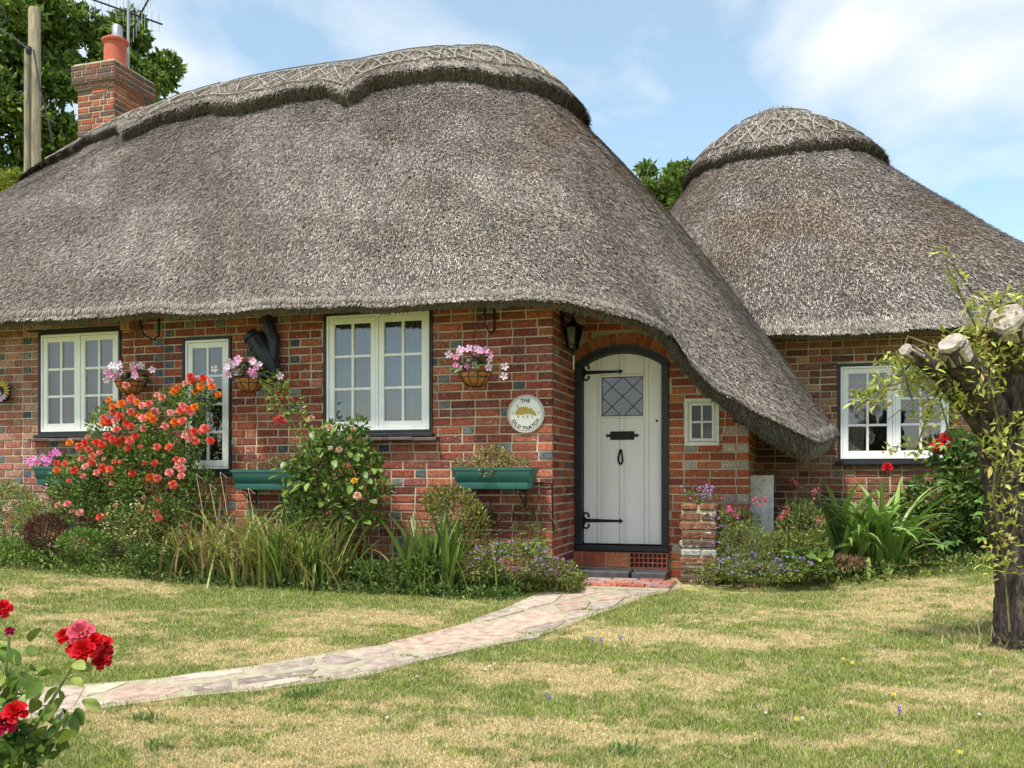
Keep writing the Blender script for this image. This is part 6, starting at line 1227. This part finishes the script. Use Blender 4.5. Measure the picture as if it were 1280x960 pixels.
# ------------------------------------------------------------------ foreground rose bush
ZR = 2.75
fr0 = G(8, 985); fr0 = (fr0[0] - .05, fr0[1] + .1, float(gz(fr0[0], fr0[1]))); o0 = Vector(D(10, 960, 2.9)); o0.z = float(gz(o0.x, o0.y))
t = plant('rose_bush', tuple(o0), 'red rose bush close to the camera in the bottom left corner', 'rose bush')
def dr(px, py, dz=0): return Vector(D(px, py, ZR + dz))
canes = [[(12, 1010), (30, 930), (62, 880), (95, 825)], [(5, 1010), (-5, 940), (5, 880), (8, 830), (12, 795)], [(10, 1000), (15, 930), (18, 895)], [(12, 1000), (40, 950), (70, 915), (85, 890)], [(0, 1000), (-20, 900), (-10, 800), (0, 770)], [(10, 1000), (-10, 930), (4, 905)]]
for i, c_ in enumerate(canes): mb = MB(); mb.tube([o0 - o0 + Vector((0, 0, 0))] + [dr(x, y, .05 * (i % 3)) - o0 for x, y in c_[1:]], [.009, .007, .005, .004, .0035][:len(c_)] if len(c_) <= 5 else .005, 6); mb.build('stem', M['green_stem'], t, smooth=True)
def rbloom(px, py, s_, col, dz=0, me=None):
    p = dr(px, py, dz); inst(me or random.choice(ROSE), 'bloom', t, p, TOCAM(p) + Vector((random.uniform(-.3, .3), 0, random.uniform(.1, .7))), s_, col, yaxis=False)
R1_, R2_ = (.62, .006, .012), (.42, .004, .012)
for x, y, s_, c_, dz in ((101, 791, .042, (.72, .12, .18), 0), (81, 795, .027, R1_, .02), (117, 803, .036, R1_, .0), (105, 813, .042, R1_, -.03), (128, 806, .034, R1_, .03), (93, 812, .026, R2_, -.01), (127, 826, .030, R2_, .0), (131, 817, .026, R2_, .03), (19, 890, .038, R1_, -.1), (5, 904, .038, (.42, .006, .05), -.08), (3, 761, .030, R1_, 0), (12, 789, .016, (.32, .01, .06), 0)): rbloom(x, y, s_, c_, dz)
lv = [(120, 837), (92, 850), (88, 832), (75, 850), (68, 862), (56, 845), (42, 838), (48, 852), (35, 832), (28, 850), (22, 838), (60, 880), (82, 872), (90, 895), (75, 905), (88, 912), (58, 905), (62, 890), (40, 862), (20, 862), (5, 868), (10, 850), (-5, 842), (25, 815), (40, 805), (5, 815), (-5, 800), (30, 910), (38, 925), (15, 925), (5, 935), (25, 945), (48, 915), (0, 950), (35, 950), (12, 880), (45, 880), (30, 875), (68, 835), (98, 880), (50, 935), (20, 965), (40, 970), (0, 970), (-15, 900), (-10, 930), (70, 925), (84, 885)]
for x, y in lv:
    for k in range(2):
        p = dr(x + random.uniform(-7, 7), y + random.uniform(-7, 7), random.uniform(-.1, .12)); inst(random.choice(OVAL), 'leaf', t, p, (random.uniform(-1, 1), random.uniform(-.8, .2), random.uniform(-.9, .3)), random.uniform(.042, .066), random.choice([(.12, .20, .03), (.17, .26, .04), (.09, .15, .025), (.24, .29, .06)]), spin=random.uniform(-1, 1))
add_foliage(t, [(tuple(dr(10, 955)), (.10, .12, .07)), (tuple(dr(25, 935)), (.08, .10, .05)), (tuple(dr(-20, 900)), (.09, .1, .15))], 260, .05, .032, GREEN + MID + DARK)
# ------------------------------------------------------------------ trees behind, utility pole
def tree(name, base, label, blobs, n, ln, wd, cols, trunk_r, group=None, cat='tree'):
    t = plant(name, base, label, cat, group); o0 = Vector(base); mb = MB(); top = Vector(blobs[0][0]); mb.tube([(0, 0, 0), (top - o0) * .35 + Vector((.2, 0, 0)), (top - o0) * .8], [trunk_r, trunk_r * .75, trunk_r * .35], 10, jit=.05); mb.build('trunk', M['bark'], t, smooth=True)
    fork = (top - o0) * .4
    for b in blobs:
        mb = MB(); q = Vector(b[0]) - o0; mb.tube([fork, fork.lerp(q, .5) + Vector((0, 0, .3)), q], [trunk_r * .4, trunk_r * .2, .03], 6); mb.build('limb', M['bark'], t, smooth=True)
    # clumps: small sub-blobs on the surface of each blob
    sub = []
    for b in blobs:
        c, R_ = np.array(b[0]), np.array(b[1]); m = 16
        for k in range(m):
            d = unit(rng.normal(0, 1, 3)); s_ = rng.uniform(.22, .40); sub.append((tuple(c + d * R_ * rng.uniform(.55, 1.0)), tuple(R_ * s_ * np.array([1.1, 1.1, .8]))))
    p, d = blob_pts(sub, n, .2); Dr = d + rng.normal(0, .7, (n, 3)) + np.array([0, 0, .2]); o = put(foliage_mesh('crown', off(t, p), Dr, rng.uniform(ln * .6, ln * 1.3, n), rng.uniform(wd * .7, wd * 1.2, n), jit(cols, n, .35)), 'crown', t); return t
def tb_(px, py, Z, rx, ry, rd): s_ = Z / FPX; return (D(px, py, Z), (rx * s_, rd, ry * s_))
TC = [(.09, .16, .03), (.14, .22, .04), (.21, .30, .055), (.06, .11, .025), (.26, .34, .08)]
def base_of(px, Z): q = D(px, 600, Z); return (q[0], q[1], float(gz(q[0], q[1])))
tree('oak_tree', base_of(10, 19), 'large leafy tree rising behind the left end of the thatch and the pole', [tb_(40, 70, 19, 60, 60, 1.2), tb_(-20, 30, 19, 70, 70, 1.3), tb_(60, 20, 19, 40, 40, .9), tb_(15, 140, 18.5, 55, 55, 1.1), tb_(80, 130, 19, 40, 50, .9), tb_(-10, 210, 18.5, 60, 40, 1.1), tb_(60, 180, 19, 40, 30, 1)], 34000, .15, .09, TC, .32)
tree('oak_tree', base_of(165, 20), 'smaller leafy tree showing round the chimney', [tb_(165, 80, 20, 42, 48, .9), tb_(140, 60, 20, 24, 30, .7), tb_(185, 100, 20, 26, 30, .7), tb_(120, 45, 20, 16, 14, .5)], 9000, .15, .09, TC, .2)
tree('garden_tree', base_of(825, 21), 'light green treetop showing between the two thatched roofs', [tb_(828, 228, 21, 34, 30, .8), tb_(808, 242, 21, 20, 20, .6), tb_(852, 255, 21, 28, 44, .7), tb_(838, 275, 21, 30, 30, .7)], 7000, .13, .08, [(.13, .21, .03), (.18, .26, .04), (.09, .15, .025)], .15)
t = bush(5, 6.0, 'yellow-green shrub top against the left edge of the roof', 'shrub', [tb_(12, 228, 15.5, 14, 10, .3), tb_(28, 222, 15.5, 8, 8, .2)], 500, .09, .05, [(.30, .33, .05), (.22, .28, .04)]); t.location = t.location
ZP = 14.5; q0 = base_of(40, ZP); t = plant('utility_pole', q0, 'weathered double wooden utility pole with a cable at the top left', 'utility pole'); o0 = Vector(q0)
mb = MB(); a = Vector(D(43, 10, ZP)) - o0; mb.tube([(a.x, a.y, 0), a - Vector((0, 0, .03)), a], [.12, .088, .07], 12); mb.build('pole', M['pole'], t, smooth=True)
mb = MB(); a2 = Vector(D(34, 62, ZP - .1)) - o0; mb.tube([(a2.x, a2.y, 0), a2], [.06, .045], 10); mb.build('stay_pole', M['pole'], t, smooth=True)
mb = MB(); mb.lathe([(.001, .05), (.045, .05), (.05, 0), (.04, -.05), (.001, -.05)], tuple(Vector(D(36, 63, ZP - .25)) - o0), 10); mb.build('insulator', M['rubber'], t)
for nm, lab, pp in (('cable', 'black overhead cable meeting the utility pole from the left', [(36, 62), (15, 45), (-30, 20)]), ('cable', 'thin cable falling from the pole toward the thatch', [(42, 62), (50, 110), (60, 150), (66, 178)]), ('cable', 'curved wire at the top left corner above the pole', [(-10, -5), (5, 12), (8, 24), (2, 32), (-10, 38)])):
    mb = MB(); mb.tube([D(x, y, ZP - .3) for x, y in pp], .012, 5); tag(mb.build(nm, M['rubber']), lab, 'cable')
# far hedge line so that the garden is closed behind
mbx = [((u, 24.0 + 1.5 * math.sin(u), 1.6), (3.0, 1.0, 1.9)) for u in np.arange(-40, 44, 4.0)]
p, d = blob_pts(mbx, 26000, .6); o = put(foliage_mesh('hedge', p, d + rng.normal(0, .6, (26000, 3)), rng.uniform(.15, .3, 26000), rng.uniform(.1, .18, 26000), jit(TC, 26000, .3)), 'hedge'); o['kind'] = 'stuff'; tag(o, 'long dark green hedge closing the garden behind the cottage', 'hedge')
# ------------------------------------------------------------------ lawn flowers
random.seed(12)
for i, (x, y, lab) in enumerate(((741, 811, 'leftmost of the violet flowers in the lawn right of the path'), (752, 811, 'middle one of the violet flowers in the lawn right of the path'), (776, 808, 'rightmost of the violet flowers in the lawn right of the path'), (1124, 902, 'lone dark violet flower in the near lawn at the right'), (686, 886, 'tiny violet flower low in the middle of the lawn'))):
    q = g3(x, y); t = plant('violet', q, lab, 'flower'); mb = MB(); mb.tube([(0, 0, 0), (0, 0, .05)], .002, 4); mb.build('stem', M['green_stem'], t)
    for k in range(3): inst(STAR, 'bloom', t, Vector(q) + Vector((random.uniform(-.008, .008), random.uniform(-.008, .008), .045 + .008 * k)), (random.uniform(-.5, .5), -1, .6), .008, (.22, .16, .42), yaxis=False)
DS = [(607, 845, 'w', 'lowest of three white daisies in a row just below the path'), (612, 841, 'w', 'middle of three white daisies in a row just below the path'), (618, 838, 'w', 'topmost of three white daisies in a row just below the path'), (521, 854, 'w', 'single white daisy close under the bend of the path'), (484, 907, 'w', 'single white daisy in dry turf left of the bottom centre'), (1005, 895, 'p', 'pink daisy beside the white and yellow flowers in the near lawn'),
 (957, 901, 'w', 'white daisy left of the pink one in the near lawn'), (1003, 908, 'w', 'white daisy just below the pink one'), (996, 909, 'y', 'yellow dandelion touching the white daisy below the pink one'), (1065, 837, 'y', 'right one of two yellow dandelions in the middle lawn'), (1054, 832, 'y', 'left one of two yellow dandelions in the middle lawn'), (1200, 952, 'y', 'yellow dandelion at the bottom edge near the right corner'), (1224, 903, 'w', 'white daisy in the near lawn below the old tree'),
 (851, 794, 'w', 'white daisy in the lawn below the brick pier'), (1211, 786, 'w', 'white daisy left of the foot of the old tree'), (1117, 877, 'y', 'yellow dandelion above the lone dark violet flower')]
for (x, y, k, lab) in DS:
    q = g3(x, y); colr = {'w': (.8, .8, .76), 'p': (.8, .4, .45), 'y': (.75, .62, .08)}[k]; nm = {'w': 'daisy', 'p': 'daisy', 'y': 'dandelion'}[k]; t = plant(nm, q, lab, 'flower', {'w': 'daisies in the lawn', 'p': 'daisies in the lawn', 'y': 'yellow dandelions in the lawn'}[k])
    mb = MB(); mb.tube([(0, 0, 0), (0, 0, .035)], .0015, 4); mb.build('stem', M['green_stem'], t); inst(DAISY, 'bloom', t, Vector(q) + Vector((0, 0, .036)), (0, -.7, 1), .007 if k != 'y' else .011, colr, yaxis=False)
# ------------------------------------------------------------------ grass blades (turf nobody could count)
def poly_mask(u, v, poly):
    poly = np.array(poly); ins = np.zeros(len(u), bool); j = len(poly) - 1
    for i in range(len(poly)):
        xi, yi, xj, yj = poly[i][0], poly[i][1], poly[j][0], poly[j][1]; c = ((yi > v) != (yj > v)) & (u < (xj - xi) * (v - yi) / (yj - yi + 1e-12) + xi); ins ^= c; j = i
    return ins
ppoly = [G(*p)[:2] for p in UP] + [G(*p)[:2] for p in LO[::-1]]
n = 2600000; Zs = np.exp(rng.uniform(math.log(3.3), math.log(11.5), n)); kx = rng.uniform(-.62, .62, n); X_ = kx * Zs; u = CAM[0] + X_ * ca - Zs * sa; v = CAM[1] + X_ * sa + Zs * ca
# thin out: density per m2 of this sampling ~1/Z^2
keep = rng.uniform(0, 1, n) < np.clip(0.20 + 0.03 * Zs, 0, .5); keep &= (v < 2.6) & ~poly_mask(u, v, ppoly) & ~((v > -.05) & (u < 1.6) & (v > -.05)) & ~poly_mask(u, v, bedl)
u, v, Zs = u[keep], v[keep], Zs[keep]; m = len(u); gcol, dry = lawn_col(u, v)
# the bare dry patches carry shorter blades
hgt = rng.uniform(.008, .021, m) * (1.15 - .45 * dry) * (1 + .8 * (rng.uniform(0, 1, m) < .015)); tuft = vnoise(u * 9, v * 9, 44, 3); hgt *= .6 + .9 * tuft
az = rng.uniform(0, 2 * PI, m); lean = rng.uniform(.1, 1.3, m); wd = rng.uniform(.0014, .0026, m) * (0.7 + Zs / 7); z = gz(u, v); side = np.stack([np.cos(az), np.sin(az), 0 * az], 1) * wd[:, None]; b = np.stack([u, v, z], 1); laz = rng.uniform(0, 2 * PI, m)
tip = b + np.stack([np.cos(laz) * np.sin(lean), np.sin(laz) * np.sin(lean), np.cos(lean)], 1) * (hgt * (1 + .5 * lean))[:, None]
V = np.stack([b - side, b + side, tip], 1).reshape(-1, 3); cols = gcol * rng.uniform(.5, 1.6, (m, 1)) * np.array([1, 1, 1]) + 0; cols[:, 0] *= rng.uniform(.75, 1.25, m); straw_ = (rng.uniform(0, 1, m) < .22 + .3 * dry)[:, None]; cols = np.where(straw_, np.array([(.64, .54, .32)]) * rng.uniform(.6, 1.15, (m, 1)), cols)
print('grass blades', m)
o = put(mesh_np('grass', V, np.arange(3 * m).reshape(m, 3), M['grass'], cols), 'grass'); tag(o, 'short mown turf, partly dried to straw, either side of the path', 'grass', kind='stuff')
# longer blades creeping over the path edges and bed edge
E_ = []
for L_ in (UP, LO):
    for a, b in zip(L_[:-1], L_[1:]):
        qa, qb = np.array(G(*a)), np.array(G(*b)); k = int(np.linalg.norm(qb - qa) * 1300); f = rng.uniform(0, 1, (k, 1)); E_.append(qa * (1 - f) + qb * f + rng.normal(0, .022 + .02 * random.random(), (k, 3)) * np.array([1, 1, 0]))
for a, b in zip(BED_L[:-1], BED_L[1:]): qa, qb = np.array(G(*a)), np.array(G(*b)); k = int(np.linalg.norm(qb - qa) * 500); f = rng.uniform(0, 1, (k, 1)); E_.append(qa * (1 - f) + qb * f + rng.normal(0, .03, (k, 3)) * np.array([1, 1, 0]) + np.array([0, .05, 0]))
E_ = np.concatenate(E_); m = len(E_); E_[:, 2] = gz(E_[:, 0], E_[:, 1]); az = rng.uniform(0, 2 * PI, m); side = np.stack([np.cos(az), np.sin(az), 0 * az], 1) * .0018; ln = rng.uniform(.015, .045, m)[:, None]; d = unit(rng.normal(0, .6, (m, 3)) + np.array([0, 0, .8]))
gc, dr_ = lawn_col(E_[:, 0], E_[:, 1]); V = np.stack([E_ - side, E_ + side, E_ + d * ln], 1).reshape(-1, 3); o = put(mesh_np('grass', V, np.arange(3 * m).reshape(m, 3), M['grass'], gc * rng.uniform(.6, 1.3, (m, 1))), 'grass'); tag(o, 'longer ragged grass along the path edges and the flower bed', 'grass', kind='stuff')
for (x, y, lab) in ((509, 823, 'tuft of green weed in the joint below the big pink slab'), (655, 794, 'weed in the path joint at the right end of the big pink slab'), (737, 764, 'small weed in the path joint near the brick paving'), (392, 850, 'weed between two grey slabs at the path bend'), (740, 717, 'weed growing between the paving bricks before the door')):
    q = g3(x, y, .012); t = plant('weed', q, lab, 'weed'); blade_mass(t, q, 60, .035, .006, [(.24, .30, .08), (.32, .30, .12)], (.045, .012, 0), droop=1.2)
# coarse weed tufts in the lawn
for (x, y) in ((390, 868), (370, 871), (200, 935), (780, 940), (180, 900)):
    q = g3(x, y); t = plant('weed', q, {390: 'small green weed growing beside the path edge, right one of a pair', 370: 'small green weed growing beside the path edge, left one of a pair', 200: 'green weed in the near lawn right of the red rose bush', 780: 'green weed in the near lawn at the bottom centre', 180: 'low green weed at the path edge near the red rose bush'}[x], 'weed'); blade_mass(t, q, 70, .055, .006, [(.12, .20, .04), (.16, .24, .06)], (.04, .03, 0), droop=1.0)
